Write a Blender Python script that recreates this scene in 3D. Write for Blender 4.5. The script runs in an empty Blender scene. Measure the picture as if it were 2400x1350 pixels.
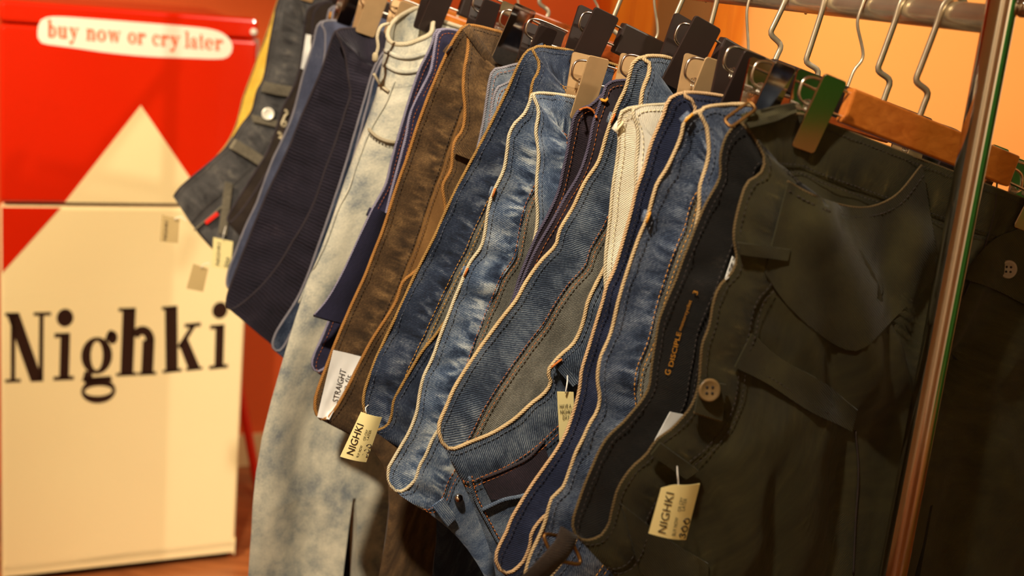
import bpy, math, random
import numpy as np
from mathutils import Vector, Matrix, noise
from mathutils.bvhtree import BVHTree

random.seed(7)
sc = bpy.context.scene
COL = sc.collection

# ------------------------------------------------------------------ camera
CAMH = 1.56
FPX = 2900.0
PITCH, ROLL = math.radians(14.3), math.radians(5.75)
A3 = lambda *a: np.array(a, float)
CAM = A3(0, 0, CAMH)
fw = A3(0, math.cos(PITCH), -math.sin(PITCH))
_R0 = A3(1, 0, 0); _U0 = A3(0, math.sin(PITCH), math.cos(PITCH))
cR = math.cos(ROLL)*_R0 + math.sin(ROLL)*_U0
cU = -math.sin(ROLL)*_R0 + math.cos(ROLL)*_U0
cd = bpy.data.cameras.new('camera'); cam = bpy.data.objects.new('camera', cd); COL.objects.link(cam)
cd.sensor_width = 36; cd.lens = FPX*36/2400; cd.clip_start = 0.05
cam.matrix_world = Matrix(((cR[0], cU[0], -fw[0], CAM[0]), (cR[1], cU[1], -fw[1], CAM[1]), (cR[2], cU[2], -fw[2], CAM[2]), (0, 0, 0, 1)))
cd.dof.use_dof = True; cd.dof.focus_distance = 1.27; cd.dof.aperture_fstop = 4.5
sc.camera = cam

# ------------------------------------------------------------------ world, lights, exposure
w = bpy.data.worlds.new('world'); sc.world = w; w.use_nodes = True
w.node_tree.nodes['Background'].inputs[0].default_value = (1.0, 0.72, 0.45, 1)
w.node_tree.nodes['Background'].inputs[1].default_value = 0.10
sc.view_settings.view_transform = 'Standard'
sc.view_settings.look = 'None'
sc.view_settings.gamma = 1.0
sc.view_settings.use_curve_mapping = False
sc.view_settings.exposure = 0.0

def look_at(o, tgt):
    o.rotation_euler = (Vector(tgt)-o.location).to_track_quat('-Z', 'Y').to_euler()
def spot(name, loc, tgt, power, size, blend, col, rad=0.05):
    l = bpy.data.lights.new(name, 'SPOT'); l.energy = power; l.spot_size = math.radians(size); l.spot_blend = blend
    l.color = col; l.shadow_soft_size = rad
    o = bpy.data.objects.new(name, l); COL.objects.link(o); o.location = loc; look_at(o, tgt); return o
WARM = (1.0, 0.87, 0.68)
spot('key_spot', (-0.45, 0.15, 2.75), (-0.12, 1.50, 1.28), 270, 46, 0.8, WARM, 0.04)
spot('right_spot', (1.5, 0.9, 2.8), (-0.55, 2.3, 0.9), 130, 42, 0.7, WARM, 0.04)
spot('fridge_spot', (-1.35, 0.7, 2.85), (-0.95, 2.93, 0.70), 450, 43, 0.7, (1.0, 0.80, 0.52), 0.04)  # added lamp aimed at the fridge to brighten it
spot('wall_spot', (1.5, 1.8, 2.8), (2.1, 4.2, 1.5), 420, 74, 0.8, (1.0, 0.84, 0.58), 0.06)
spot('wall_spot_far', (0.35, 2.8, 2.8), (0.4, 4.0, 1.0), 70, 80, 0.9, (1.0, 0.74, 0.44), 0.06)
spot('rear_fill_spot', (2.0, -1.0, 2.8), (3.6, -1.4, 1.2), 300, 90, 0.9, (1.0, 0.90, 0.72), 0.06)  # added unseen lamp, lights the rear corner for the chrome to reflect
spot('rear_fill_spot_left', (-0.6, -1.4, 2.8), (-1.0, -2.6, 1.4), 200, 100, 0.9, (1.0, 0.88, 0.68), 0.06)  # another added lamp, brightens the rear walls mirrored in rail and post

# ------------------------------------------------------------------ projection helpers (true distances come from the planes)
def ray(x, y):
    return fw + (x-1200)/FPX*cR - (y-675)/FPX*cU
PHI = math.radians(28)
rr = A3(-math.sin(PHI), math.cos(PHI), 0)      # along the rail, away from the viewer
uu = A3(math.cos(PHI), math.sin(PHI), 0)       # along a hanger
zz = A3(0, 0, 1)
_d = ray(2341, 45)
P0 = CAM + _d/math.hypot(_d[0], _d[1])*1.12    # rail end at the near post
P0[2] = CAMH
def on_plane(x, y, s):
    d = ray(x, y); return CAM + d*((s + (P0-CAM)@rr)/(d@rr))
def to_uvw(P):
    q = np.asarray(P)-P0; return A3(q@uu, -q[2], q@rr)
def from_uvw(u, v, w):
    return P0 + uu*u - zz*v + rr*w
FA = math.radians(26.3)
e1 = A3(math.cos(FA), math.sin(FA), 0); e2 = A3(-math.sin(FA), math.cos(FA), 0)   # room axes
FR_D = 2.932                                   # distance of the fridge front along e2
def on_front(x, y, d=FR_D):
    k = ray(x, y); return CAM + k*(d/(k@e2))
def room(a, b, z): return e1*a + e2*b + zz*z

# ------------------------------------------------------------------ materials
def newmat(name):
    m = bpy.data.materials.new(name); m.use_nodes = True
    nt = m.node_tree; b = nt.nodes['Principled BSDF']; return m, nt, b
def L(nt, a, b): nt.links.new(a, b)
def N(nt, t, **k):
    n = nt.nodes.new(t)
    for a, v in k.items():
        if a in n.inputs: n.inputs[a].default_value = v
        else: setattr(n, a, v)
    return n
def ramp(nt, fac, stops):
    n = nt.nodes.new('ShaderNodeValToRGB'); cr = n.color_ramp
    while len(cr.elements) < len(stops): cr.elements.new(0.5)
    for e, (p, c) in zip(cr.elements, stops): e.position = p; e.color = (*c, 1)
    L(nt, fac, n.inputs[0]); return n.outputs[0]
def math_n(nt, op, a, b=None):
    n = nt.nodes.new('ShaderNodeMath'); n.operation = op
    for i, v in enumerate((a, b)):
        if v is None: continue
        if isinstance(v, (int, float)): n.inputs[i].default_value = v
        else: L(nt, v, n.inputs[i])
    return n.outputs[0]
def mix(nt, fac, a, b, mode='MIX'):
    n = nt.nodes.new('ShaderNodeMix'); n.data_type = 'RGBA'; n.blend_type = mode
    for s, v in ((n.inputs[0], fac), (n.inputs[6], a), (n.inputs[7], b)):
        if isinstance(v, (int, float)): s.default_value = v
        elif isinstance(v, tuple): s.default_value = (*v, 1)
        else: L(nt, v, s)
    return n.outputs[2]
def bump(nt, b, h, strength, dist):
    n = N(nt, 'ShaderNodeBump', Strength=strength, Distance=dist); L(nt, h, n.inputs['Height']); L(nt, n.outputs[0], b.inputs['Normal'])

def S(r, g, b):  # sRGB 0-255 -> linear
    f = lambda c: ((c/255)/12.92 if c/255 <= 0.04045 else ((c/255+0.055)/1.055)**2.4)
    return (f(r), f(g), f(b))

def simple(name, col, rough=0.5, metal=0.0, var=0.0, scale=20, bmp=0.0, coat=0.0):
    m, nt, b = newmat(name)
    b.inputs['Roughness'].default_value = rough; b.inputs['Metallic'].default_value = metal
    if coat: b.inputs['Coat Weight'].default_value = coat
    tc = N(nt, 'ShaderNodeTexCoord'); no = N(nt, 'ShaderNodeTexNoise', Scale=scale, Detail=4.0); L(nt, tc.outputs['Object'], no.inputs['Vector'])
    d = tuple(c*(1-var) for c in col); l = tuple(min(1, c*(1+var)) for c in col)
    L(nt, ramp(nt, no.outputs[0], [(0.3, d), (0.7, l)]), b.inputs['Base Color'])
    if bmp: bump(nt, b, no.outputs[0], bmp, 0.002)
    return m

def denim(name, dark, mid, light, fade=0.5, twill=0.35, pucker=0.5, period=0.0017, seed=0.0, contrast=0.2, rough=0.85, stone=0.0, rib=0.0):
    """indigo cloth: diagonal twill, worn patches and pucker marks along the seam; UV in metres"""
    m, nt, b = newmat(name); b.inputs['Roughness'].default_value = rough
    b.inputs['Sheen Weight'].default_value = 0.08; b.inputs['Specular IOR Level'].default_value = 0.25
    uv = N(nt, 'ShaderNodeUVMap')
    off = N(nt, 'ShaderNodeVectorMath', operation='ADD'); L(nt, uv.outputs[0], off.inputs[0]); off.inputs[1].default_value = (seed*1.7, 0, seed)
    v = off.outputs[0]
    mp = N(nt, 'ShaderNodeMapping'); mp.inputs['Rotation'].default_value = (0, 0, math.radians(38)); L(nt, v, mp.inputs['Vector'])
    tw = N(nt, 'ShaderNodeTexWave', Scale=2*math.pi/(20*period), Distortion=2.2, Detail=1.0); tw.inputs['Detail Scale'].default_value = 1.2
    L(nt, mp.outputs[0], tw.inputs['Vector'])
    n1 = N(nt, 'ShaderNodeTexNoise', Scale=22.0, Detail=5.0, Roughness=0.62); L(nt, v, n1.inputs['Vector'])
    n2 = N(nt, 'ShaderNodeTexNoise', Scale=420.0, Detail=2.0); L(nt, v, n2.inputs['Vector'])
    mp2 = N(nt, 'ShaderNodeMapping'); mp2.inputs['Scale'].default_value = (95, 30, 1); mp2.inputs['Rotation'].default_value = (0, 0, 0.25); L(nt, v, mp2.inputs['Vector'])
    n3 = N(nt, 'ShaderNodeTexNoise', Scale=1.0, Detail=3.0, Distortion=0.6); L(nt, mp2.outputs[0], n3.inputs['Vector'])
    sx = N(nt, 'ShaderNodeSeparateXYZ'); L(nt, uv.outputs[0], sx.inputs[0])
    # pucker mask: strongest around the seam at 42 mm from the edge
    d = math_n(nt, 'ABSOLUTE', math_n(nt, 'SUBTRACT', sx.outputs[1], 0.034))
    mk = N(nt, 'ShaderNodeMapRange'); L(nt, d, mk.inputs[0]); mk.inputs[1].default_value = 0.0; mk.inputs[2].default_value = 0.022; mk.inputs[3].default_value = 1.0; mk.inputs[4].default_value = 0.0
    pk = math_n(nt, 'MULTIPLY', math_n(nt, 'MULTIPLY', math_n(nt, 'SUBTRACT', n3.outputs[0], 0.5), pucker*3.2), mk.outputs[0])
    base = math_n(nt, 'ADD', math_n(nt, 'MULTIPLY', math_n(nt, 'SUBTRACT', n1.outputs[0], 0.5), 1.05+stone), 0.5)
    val = math_n(nt, 'ADD', base, pk)
    val = math_n(nt, 'ADD', val, math_n(nt, 'MULTIPLY', math_n(nt, 'SUBTRACT', n2.outputs[0], 0.5), contrast*2.5))
    val = math_n(nt, 'ADD', val, math_n(nt, 'MULTIPLY', math_n(nt, 'SUBTRACT', tw.outputs[0], 0.5), twill))
    f0 = 0.5+0.3*(1-fade)
    c = ramp(nt, val, [(0.16, dark), (f0-0.06, mid), (min(0.98, f0+0.30), light)])
    L(nt, c, b.inputs['Base Color'])
    h = math_n(nt, 'ADD', math_n(nt, 'MULTIPLY', tw.outputs[0], 0.35), math_n(nt, 'MULTIPLY', math_n(nt, 'MULTIPLY', n3.outputs[0], mk.outputs[0]), 2.6*pucker))
    if rib:
        wr = N(nt, 'ShaderNodeTexWave', Scale=2*math.pi/(20*rib), Distortion=3.0); wr.bands_direction = 'X'; L(nt, v, wr.inputs['Vector'])
        h = math_n(nt, 'ADD', h, math_n(nt, 'MULTIPLY', wr.outputs[0], 3.0))
    bump(nt, b, h, 0.55, 0.0012)
    return m

def bead_mat(name, a, bcol):
    m, nt, b = newmat(name); b.inputs['Roughness'].default_value = 0.9; b.inputs['Specular IOR Level'].default_value = 0.2
    uv = N(nt, 'ShaderNodeUVMap'); mp = N(nt, 'ShaderNodeMapping'); mp.inputs['Rotation'].default_value = (0, 0, 0.75); L(nt, uv.outputs[0], mp.inputs['Vector'])
    tw = N(nt, 'ShaderNodeTexWave', Scale=2*math.pi/(20*0.0021), Distortion=1.0); L(nt, mp.outputs[0], tw.inputs['Vector'])
    no = N(nt, 'ShaderNodeTexNoise', Scale=60.0, Detail=3.0); L(nt, uv.outputs[0], no.inputs['Vector'])
    v = math_n(nt, 'ADD', math_n(nt, 'MULTIPLY', tw.outputs[0], 0.6), math_n(nt, 'MULTIPLY', no.outputs[0], 0.55))
    L(nt, ramp(nt, v, [(0.15, bcol), (0.75, a)]), b.inputs['Base Color'])
    bump(nt, b, tw.outputs[0], 0.7, 0.0008)
    return m

def wood(name, a, bcol, scale=6, rough=0.35, axis=(1, 14, 14)):
    m, nt, b = newmat(name); b.inputs['Roughness'].default_value = rough
    tc = N(nt, 'ShaderNodeTexCoord'); mp = N(nt, 'ShaderNodeMapping'); mp.inputs['Scale'].default_value = axis; L(nt, tc.outputs['Object'], mp.inputs['Vector'])
    no = N(nt, 'ShaderNodeTexNoise', Scale=scale, Detail=6.0, Distortion=0.8); L(nt, mp.outputs[0], no.inputs['Vector'])
    L(nt, ramp(nt, no.outputs[0], [(0.3, a), (0.7, bcol)]), b.inputs['Base Color']); return m

M = {}
M['red'] = simple('fridge_red', S(212, 34, 4), 0.22, 0, 0.05, 3, coat=0.3)
M['cream'] = simple('fridge_cream', S(255, 236, 186), 0.25, 0, 0.02, 3, coat=0.2)
M['white_vinyl'] = simple('white_vinyl', S(255, 246, 232), 0.4, 0, 0.01)
M['orange_ink'] = simple('orange_ink', S(235, 96, 30), 0.5, 0, 0.02)
M['brown_ink'] = simple('brown_ink', S(44, 22, 14), 0.45, 0, 0.05)
M['gasket'] = simple('gasket', S(28, 16, 10), 0.7, 0, 0.1)
M['wall'] = simple('orange_wall_paint', S(228, 98, 36), 0.7, 0, 0.04, 2)
M['wall_r'] = simple('apricot_wall_paint', S(252, 176, 98), 0.7, 0, 0.03, 2)
M['plaster'] = simple('plaster', S(225, 205, 175), 0.8, 0, 0.04, 2)
M['ceil'] = simple('ceiling_paint', S(215, 200, 175), 0.9, 0, 0.03, 2)
M['green'] = simple('green_paint', S(58, 132, 48), 0.6, 0, 0.05, 2)
M['baseb'] = simple('cream_board', S(232, 205, 150), 0.5, 0, 0.03, 4)
M['floor'] = wood('floor_boards', S(120, 66, 34), S(176, 108, 60), 5, 0.4, (1, 10, 1))
M['amber'] = wood('amber_wood', S(226, 112, 16), S(250, 150, 40), 4, 0.4, (10, 10, 1))
M['brownpanel'] = simple('brown_panel', S(150, 104, 58), 0.7, 0, 0.06, 5)
M['chrome'] = simple('chrome', S(225, 220, 212), 0.10, 1.0, 0.02, 30)
M['rail'] = simple('worn_steel', S(226, 212, 182), 0.27, 0.85, 0.10, 60)
M['hookmetal'] = simple('hook_steel', S(208, 192, 164), 0.42, 0.7, 0.10, 80)
M['wire'] = simple('wire_steel', S(210, 200, 185), 0.25, 1.0, 0.05, 80)
M['brassclip'] = simple('champagne_clip', S(204, 168, 120), 0.45, 0.55, 0.06, 60)
M['goldbrass'] = simple('old_brass', S(120, 84, 42), 0.4, 0.8, 0.15, 90)
M['blackplastic'] = simple('black_plastic', S(40, 29, 25), 0.4, 0, 0.08, 40)
M['woodbar'] = wood('hanger_wood', S(176, 92, 26), S(206, 120, 44), 5, 0.3, (2, 30, 30))
M['redwood'] = wood('red_hanger_wood', S(120, 50, 18), S(160, 76, 28), 5, 0.3, (2, 30, 30))
M['paper'] = simple('tag_paper', S(250, 232, 164), 0.7, 0, 0.03, 30)
M['paper_shaded'] = simple('tag_paper_shaded', S(190, 164, 112), 0.8, 0, 0.05, 30)  # darker copy of the tag paper: shade put into the colour
M['ink'] = simple('tag_ink', S(48, 34, 22), 0.7, 0, 0.05)
M['penink'] = simple('pen_ink', S(40, 36, 40), 0.6, 0, 0.05)
M['plasticpin'] = simple('tag_pin', S(235, 230, 220), 0.4, 0, 0.02)
M['satin'] = simple('satin_label', S(240, 238, 232), 0.45, 0, 0.02, 40)
M['gold_thread'] = simple('gold_thread', S(206, 140, 36), 0.8, 0, 0.15, 200)
M['orange_thread'] = simple('orange_thread', S(176, 96, 30), 0.8, 0, 0.15, 200)
M['dark_thread'] = simple('dark_thread', S(48, 38, 34), 0.8, 0, 0.15, 200)
M['blue_thread'] = simple('blue_thread', S(88, 92, 104), 0.8, 0, 0.15, 200)
M['cream_thread'] = simple('cream_thread', S(224, 206, 160), 0.8, 0, 0.1, 200)
M['button_bone'] = simple('bone_button', S(112, 88, 54), 0.4, 0, 0.15, 120)
M['button_grey'] = simple('grey_button', S(140, 122, 104), 0.4, 0, 0.08, 120)
M['button_metal'] = simple('nickel_button', S(250, 244, 228), 0.3, 0.25, 0.02)
M['redtab'] = simple('red_tab', S(222, 36, 24), 0.6, 0, 0.05)
M['black_cloth_dark'] = simple('pocket_dark', S(26, 21, 18), 0.9, 0, 0.1)

def D(name, d, m, l, **k): M[name] = denim(name, S(*d), S(*m), S(*l), **k)
D('olive', (32, 29, 13), (56, 51, 25), (92, 82, 46), twill=0.10, pucker=0.55, fade=0.3, seed=1, contrast=0.06)
D('olive_in', (16, 14, 12), (27, 24, 21), (50, 43, 36), twill=0.08, pucker=0.35, fade=0.3, seed=2)
D('blue2', (20, 26, 40), (61, 76, 104), (156, 166, 180), twill=0.35, pucker=0.5, fade=0.7, seed=3)
D('navy3', (21, 25, 43), (40, 48, 78), (83, 89, 113), twill=0.22, pucker=0.2, fade=0.35, seed=4)
D('white4', (226, 216, 190), (242, 234, 212), (252, 247, 232), twill=0.12, pucker=0.1, fade=0.5, seed=5)
D('blue5', (22, 29, 44), (65, 80, 102), (148, 157, 164), twill=0.45, pucker=0.3, fade=0.6, seed=6, period=0.0019)
D('grey_in', (60, 58, 53), (115, 113, 103), (169, 165, 151), twill=0.6, pucker=0.1, fade=0.5, seed=7, period=0.002)
D('indigo6', (23, 18, 25), (46, 35, 44), (86, 68, 75), twill=0.3, pucker=0.25, fade=0.4, seed=8)
D('light7', (32, 45, 68), (86, 104, 131), (190, 198, 200), twill=0.28, pucker=0.9, fade=0.75, seed=9)
D('blue8', (18, 23, 36), (45, 57, 80), (126, 133, 142), twill=0.28, pucker=0.7, fade=0.45, seed=10)
D('pale9', (76, 88, 107), (131, 142, 156), (200, 204, 204), twill=0.3, pucker=0.4, fade=0.6, seed=11)
D('brown10', (38, 27, 16), (93, 69, 42), (165, 128, 81), twill=0.3, pucker=0.5, fade=0.45, seed=12)
D('brown_in', (110, 76, 38), (140, 100, 54), (172, 128, 74), twill=0.3, pucker=0.1, fade=0.4, seed=13)
D('navy11', (25, 24, 43), (42, 40, 66), (70, 67, 92), twill=0.15, pucker=0.4, fade=0.3, seed=14)
D('acid12', (120, 128, 132), (196, 192, 172), (232, 224, 198), twill=0.12, pucker=0.4, fade=0.7, seed=15, stone=0.6)
D('ribbed13', (24, 20, 30), (44, 38, 50), (84, 72, 80), twill=0.08, pucker=0.2, fade=0.3, seed=16, rib=0.0048)
D('slate14', (56, 59, 78), (84, 88, 109), (126, 126, 136), twill=0.1, pucker=0.3, fade=0.5, seed=17)
D('umber15', (36, 28, 25), (58, 47, 39), (92, 76, 62), twill=0.1, pucker=0.3, fade=0.4, seed=18)
D('charcoal16', (40, 39, 40), (81, 79, 79), (136, 130, 119), twill=0.1, pucker=0.4, fade=0.5, seed=19)
D('charcoal_loop', (70, 66, 58), (112, 104, 88), (150, 140, 118), twill=0.1, pucker=0.3, fade=0.5, seed=21)
D('yellow17', (206, 158, 40), (236, 194, 76), (250, 222, 120), twill=0.1, pucker=0.4, fade=0.5, seed=20)
for n, a, b in (('cream', (208, 182, 138), (140, 110, 72)), ('ivory', (218, 204, 172), (158, 140, 106)), ('tan', (178, 126, 66), (118, 78, 38)),
                ('gold', (172, 134, 76), (92, 64, 32)), ('lilac', (150, 144, 162), (96, 92, 118)), ('olivebrown', (112, 92, 60), (70, 56, 36)),
                ('indigobead', (88, 82, 100), (40, 34, 48)), ('darkbead', (66, 58, 62), (36, 30, 34)), ('slatebead', (150, 146, 150), (100, 96, 108)), ('peach', (206, 172, 130), (150, 112, 74))):
    M['b_'+n] = bead_mat('edge_'+n, S(*a), S(*b))

# ------------------------------------------------------------------ mesh helpers
def mk(name, verts, faces, mat, parent=None, uvs=None, smooth=True, origin=None):
    """one mesh object; verts in world coordinates; children are stored relative to the top-level thing"""
    V = np.asarray(verts, float)
    if parent is None:
        if origin is None: origin = A3(V[:, 0].mean(), V[:, 1].mean(), V[:, 2].min())
        o0 = np.asarray(origin, float)
        base = o0
    else:
        root = parent
        base = np.asarray(root['_o'], float)
    me = bpy.data.meshes.new(name)
    me.from_pydata([tuple(v) for v in (V-base)], [], [tuple(int(i) for i in f) for f in faces])
    mats = mat if isinstance(mat, (list, tuple)) else [mat]
    for m in mats: me.materials.append(M[m])
    if uvs is not None:
        ul = me.uv_layers.new(name='UVMap'); k = 0
        buf = np.empty((len(me.loops), 2)); vi = np.empty(len(me.loops), int); me.loops.foreach_get('vertex_index', vi)
        U = np.asarray(uvs, float)
        buf[:] = U[vi] if U.ndim == 2 else U.reshape(-1, 2)
        ul.data.foreach_set('uv', buf.ravel())
    if smooth: me.polygons.foreach_set('use_smooth', [True]*len(me.polygons))
    me.update()
    o = bpy.data.objects.new(name, me); COL.objects.link(o)
    if parent is None: o.location = base; o['_o'] = list(base)
    else: o.parent = parent; o['_o'] = list(base)
    return o
def thing(name, label, cat, loc, group=None):
    o = bpy.data.objects.new(name, None); COL.objects.link(o); o.location = loc; o['_o'] = [float(c) for c in loc]
    o.empty_display_size = 0.05
    o['label'] = label; o['category'] = cat
    if group: o['group'] = group
    return o
def tag(o, label, cat, group=None):
    o['label'] = label; o['category'] = cat
    if group: o['group'] = group
    return o
def struct(o): o['kind'] = 'structure'; return o
def solid(o, t, off=0.0, mo=0):
    m = o.modifiers.new('thickness', 'SOLIDIFY'); m.thickness = t; m.offset = off; m.material_offset = mo; m.material_offset_rim = 0
    e = o.modifiers.new('sharp', 'EDGE_SPLIT'); e.split_angle = 1.05; return o
def bevel(o, wd, seg=2):
    m = o.modifiers.new('bevel', 'BEVEL'); m.width = wd; m.segments = seg; m.limit_method = 'ANGLE'; m.angle_limit = 0.6; return o

def catmull(P, closed=False, step=0.008, n=None):
    P = [np.asarray(p, float) for p in P]; m = len(P); out = []
    rng = range(m if closed else m-1)
    for i in rng:
        if closed: p0, p1, p2, p3 = P[(i-1) % m], P[i], P[(i+1) % m], P[(i+2) % m]
        else:
            p1, p2 = P[i], P[i+1]; p0 = P[i-1] if i else 2*p1-p2; p3 = P[i+2] if i+2 < m else 2*p2-p1
        d = lambda a, b: max(1e-5, np.linalg.norm(b-a)**0.5)
        t0 = 0; t1 = t0+d(p0, p1); t2 = t1+d(p1, p2); t3 = t2+d(p2, p3)
        k = 12
        for j in range(k):
            t = t1+(t2-t1)*j/k
            A1 = (t1-t)/(t1-t0)*p0+(t-t0)/(t1-t0)*p1; A2 = (t2-t)/(t2-t1)*p1+(t-t1)/(t2-t1)*p2; A3_ = (t3-t)/(t3-t2)*p2+(t-t2)/(t3-t2)*p3
            B1 = (t2-t)/(t2-t0)*A1+(t-t0)/(t2-t0)*A2; B2 = (t3-t)/(t3-t1)*A2+(t-t1)/(t3-t1)*A3_
            out.append((t2-t)/(t2-t1)*B1+(t-t1)/(t2-t1)*B2)
    out.append(P[0] if closed else P[-1])
    Q = np.array(out); s = np.r_[0, np.cumsum(np.linalg.norm(np.diff(Q, axis=0), axis=1))]
    cnt = n or max(3, int(s[-1]/step)+1)
    tt = np.linspace(0, s[-1], cnt, endpoint=not closed)
    return np.stack([np.interp(tt, s, Q[:, k]) for k in range(Q.shape[1])], 1)

def tube(pts, rad, nseg=8, closed=False, cap=True, flat=None, ref=None):
    """tube along pts (rad may be a list); flat=(a,b) elliptical/box section with ref normal. returns verts, faces, uvs"""
    P = np.asarray(pts, float); n = len(P)
    if closed: T = np.roll(P, -1, 0)-np.roll(P, 1, 0)
    else: T = np.gradient(P, axis=0)
    T /= np.linalg.norm(T, axis=1)[:, None]+1e-12
    s = np.r_[0, np.cumsum(np.linalg.norm(np.diff(P, axis=0), axis=1))]
    nv = np.asarray(ref, float) if ref is not None else np.cross(T[0], A3(0.31, 0.2, 0.93))
    V = []; UV = []
    R = rad if hasattr(rad, '__len__') else [rad]*n
    for i in range(n):
        if ref is not None: nv = np.asarray(ref, float)
        nv = nv-T[i]*(nv@T[i]); nv = nv/(np.linalg.norm(nv)+1e-12); bv = np.cross(T[i], nv)
        for j in range(nseg):
            a = 2*math.pi*j/nseg
            ca, sa = math.cos(a), math.sin(a)
            if flat:
                q = max(abs(ca), abs(sa)); e = 0.75
                ca, sa = ca/q*e+ca*(1-e), sa/q*e+sa*(1-e)
                V.append(P[i]+nv*ca*flat[0]+bv*sa*flat[1])
            else: V.append(P[i]+(nv*ca+bv*sa)*R[i])
            UV.append((s[i], j/nseg*2*math.pi*R[i]))
    F = []
    m = n if closed else n-1
    for i in range(m):
        for j in range(nseg):
            a = i*nseg+j; b = i*nseg+(j+1) % nseg; c = ((i+1) % n)*nseg+(j+1) % nseg; d = ((i+1) % n)*nseg+j
            F.append((a, b, c, d))
    if cap and not closed:
        F.append(tuple(range(nseg))[::-1]); F.append(tuple(range((n-1)*nseg, n*nseg)))
    return np.array(V), F, np.array(UV)
def merge(parts):
    V = []; F = []; UV = []; k = 0
    for p in parts:
        V.append(p[0]); F += [tuple(i+k for i in f) for f in p[1]]; k += len(p[0])
        if len(p) > 2 and p[2] is not None: UV.append(p[2])
    return np.concatenate(V), F, (np.concatenate(UV) if len(UV) == len(parts) else None)
def box(o, ax, ay, az, x0, x1, y0, y1, z0, z1):
    V = [o+ax*x+ay*y+az*z for x in (x0, x1) for y in (y0, y1) for z in (z0, z1)]
    F = [(0, 1, 3, 2), (4, 6, 7, 5), (0, 4, 5, 1), (2, 3, 7, 6), (0, 2, 6, 4), (1, 5, 7, 3)]
    return np.array(V), F
def rbox2(w2, h2, r, n=5):
    """rounded rectangle outline"""
    out = []
    for cx, cy, a0 in ((w2-r, h2-r, 0), (-w2+r, h2-r, 90), (-w2+r, -h2+r, 180), (w2-r, -h2+r, 270)):
        for k in range(n+1):
            a = math.radians(a0+90*k/n); out.append((cx+r*math.cos(a), cy+r*math.sin(a)))
    return out
def prism(outline, o, ax, ay, az, t0, t1):
    n = len(outline)
    V = [o+ax*x+ay*y+az*t0 for x, y in outline]+[o+ax*x+ay*y+az*t1 for x, y in outline]
    F = [tuple(range(n))[::-1], tuple(range(n, 2*n))]+[(i, (i+1) % n, n+(i+1) % n, n+i) for i in range(n)]
    return np.array(V), F
def disc_lathe(c, axis, prof, n=20):
    ax = np.asarray(axis, float); ax /= np.linalg.norm(ax); b1 = np.cross(ax, zz if abs(ax[2]) < 0.9 else uu); b1 /= np.linalg.norm(b1); b2 = np.cross(ax, b1)
    V = [c+ax*h+(b1*math.cos(2*math.pi*j/n)+b2*math.sin(2*math.pi*j/n))*r for r, h in prof for j in range(n)]
    F = [(i*n+j, i*n+(j+1) % n, (i+1)*n+(j+1) % n, (i+1)*n+j) for i in range(len(prof)-1) for j in range(n)]
    F += [tuple(range(n))[::-1], tuple(range((len(prof)-1)*n, len(prof)*n))]
    return np.array(V), F
_tx = {}
def text2d(body):
    """flat lettering from the built-in font, normalised to its bounding box; also aspect"""
    if body in _tx: return _tx[body]
    cu = bpy.data.curves.new('t', 'FONT'); cu.body = body; cu.resolution_u = 3; cu.align_x = 'LEFT'
    o = bpy.data.objects.new('t', cu); COL.objects.link(o); dg = bpy.context.evaluated_depsgraph_get()
    me = o.evaluated_get(dg).to_mesh(); V = np.array([v.co[:2] for v in me.vertices]); F = [tuple(p.vertices) for p in me.polygons]
    o.evaluated_get(dg).to_mesh_clear(); bpy.data.objects.remove(o); bpy.data.curves.remove(cu)
    lo, hi = V.min(0), V.max(0); _tx[body] = ((V-lo)/(hi-lo), F, (hi-lo)[0]/(hi-lo)[1]); return _tx[body]
def bil(q, s, t):
    """q = bottom-left, bottom-right, top-right, top-left"""
    q = [np.asarray(k, float) for k in q]; return q[0]*(1-s)*(1-t)+q[1]*s*(1-t)+q[2]*s*t+q[3]*(1-s)*t
def lettering(name, body, quad, mapper, mat, parent, bold=0.0):
    V, F, asp = text2d(body)
    P = np.array([mapper(*bil(quad, v[0], v[1])) for v in V])
    o = mk(name, P, F, mat, parent, smooth=False)
    return o
def pen_lines(name, strokes, quad, mapper, mat, parent, rad=0.0006):
    parts = []
    for st in strokes:
        P = catmull([mapper(*bil(quad, a, b)) for a, b in st], step=0.0015); parts.append(tube(P, rad, 5))
    V, F, _ = merge(parts); return mk(name, V, F, mat, parent)

# ------------------------------------------------------------------ room
def quadobj(name, pts, mat): return struct(mk(name, np.array(pts), [tuple(range(len(pts)))], mat, smooth=False))
BW = FR_D+0.66      # back wall distance
EL, ER, EB, CH = -1.6, 4.2, -2.6, 2.95
SPLIT = 1.0
def slab(name, a0, a1, b0, b1, z0, z1, mat):
    V, F = box(A3(0, 0, 0), e1, e2, zz, a0, a1, b0, b1, z0, z1); return struct(mk(name, V, F, mat, smooth=False))
slab('floor', EL, ER, EB, BW, -0.05, 0, 'floor')
slab('ceiling', EL, ER, EB, BW, CH, CH+0.05, 'ceil')
BW = FR_D+0.62
slab('wall_back', EL, 2.47, BW, BW+0.06, 0, CH, 'wall')
slab('wall_back_apricot', 2.47, ER, BW, BW+0.06, 0, CH, 'wall_r')
slab('wall_left', EL-0.06, EL, EB, BW, 0, CH, 'plaster')
slab('wall_right', ER, ER+0.06, EB, BW, 0, CH, 'plaster')
slab('wall_rear', EL, ER, EB-0.06, EB, 0, CH, 'plaster')
slab('green_reflector_1', ER-0.02, ER, EB, 0.9, 0.0, 2.4, 'green')      # unseen green panel, added to bring green into the chrome reflections
slab('green_reflector_2', 2.3, ER-0.02, EB, EB+0.02, 0.0, 2.4, 'green')  # second unseen green panel, extends the green mirrored in the nearest clip
slab('baseboard_back', 0.80, 1.9, BW-0.02, BW, 0, 0.10, 'baseb')
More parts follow.
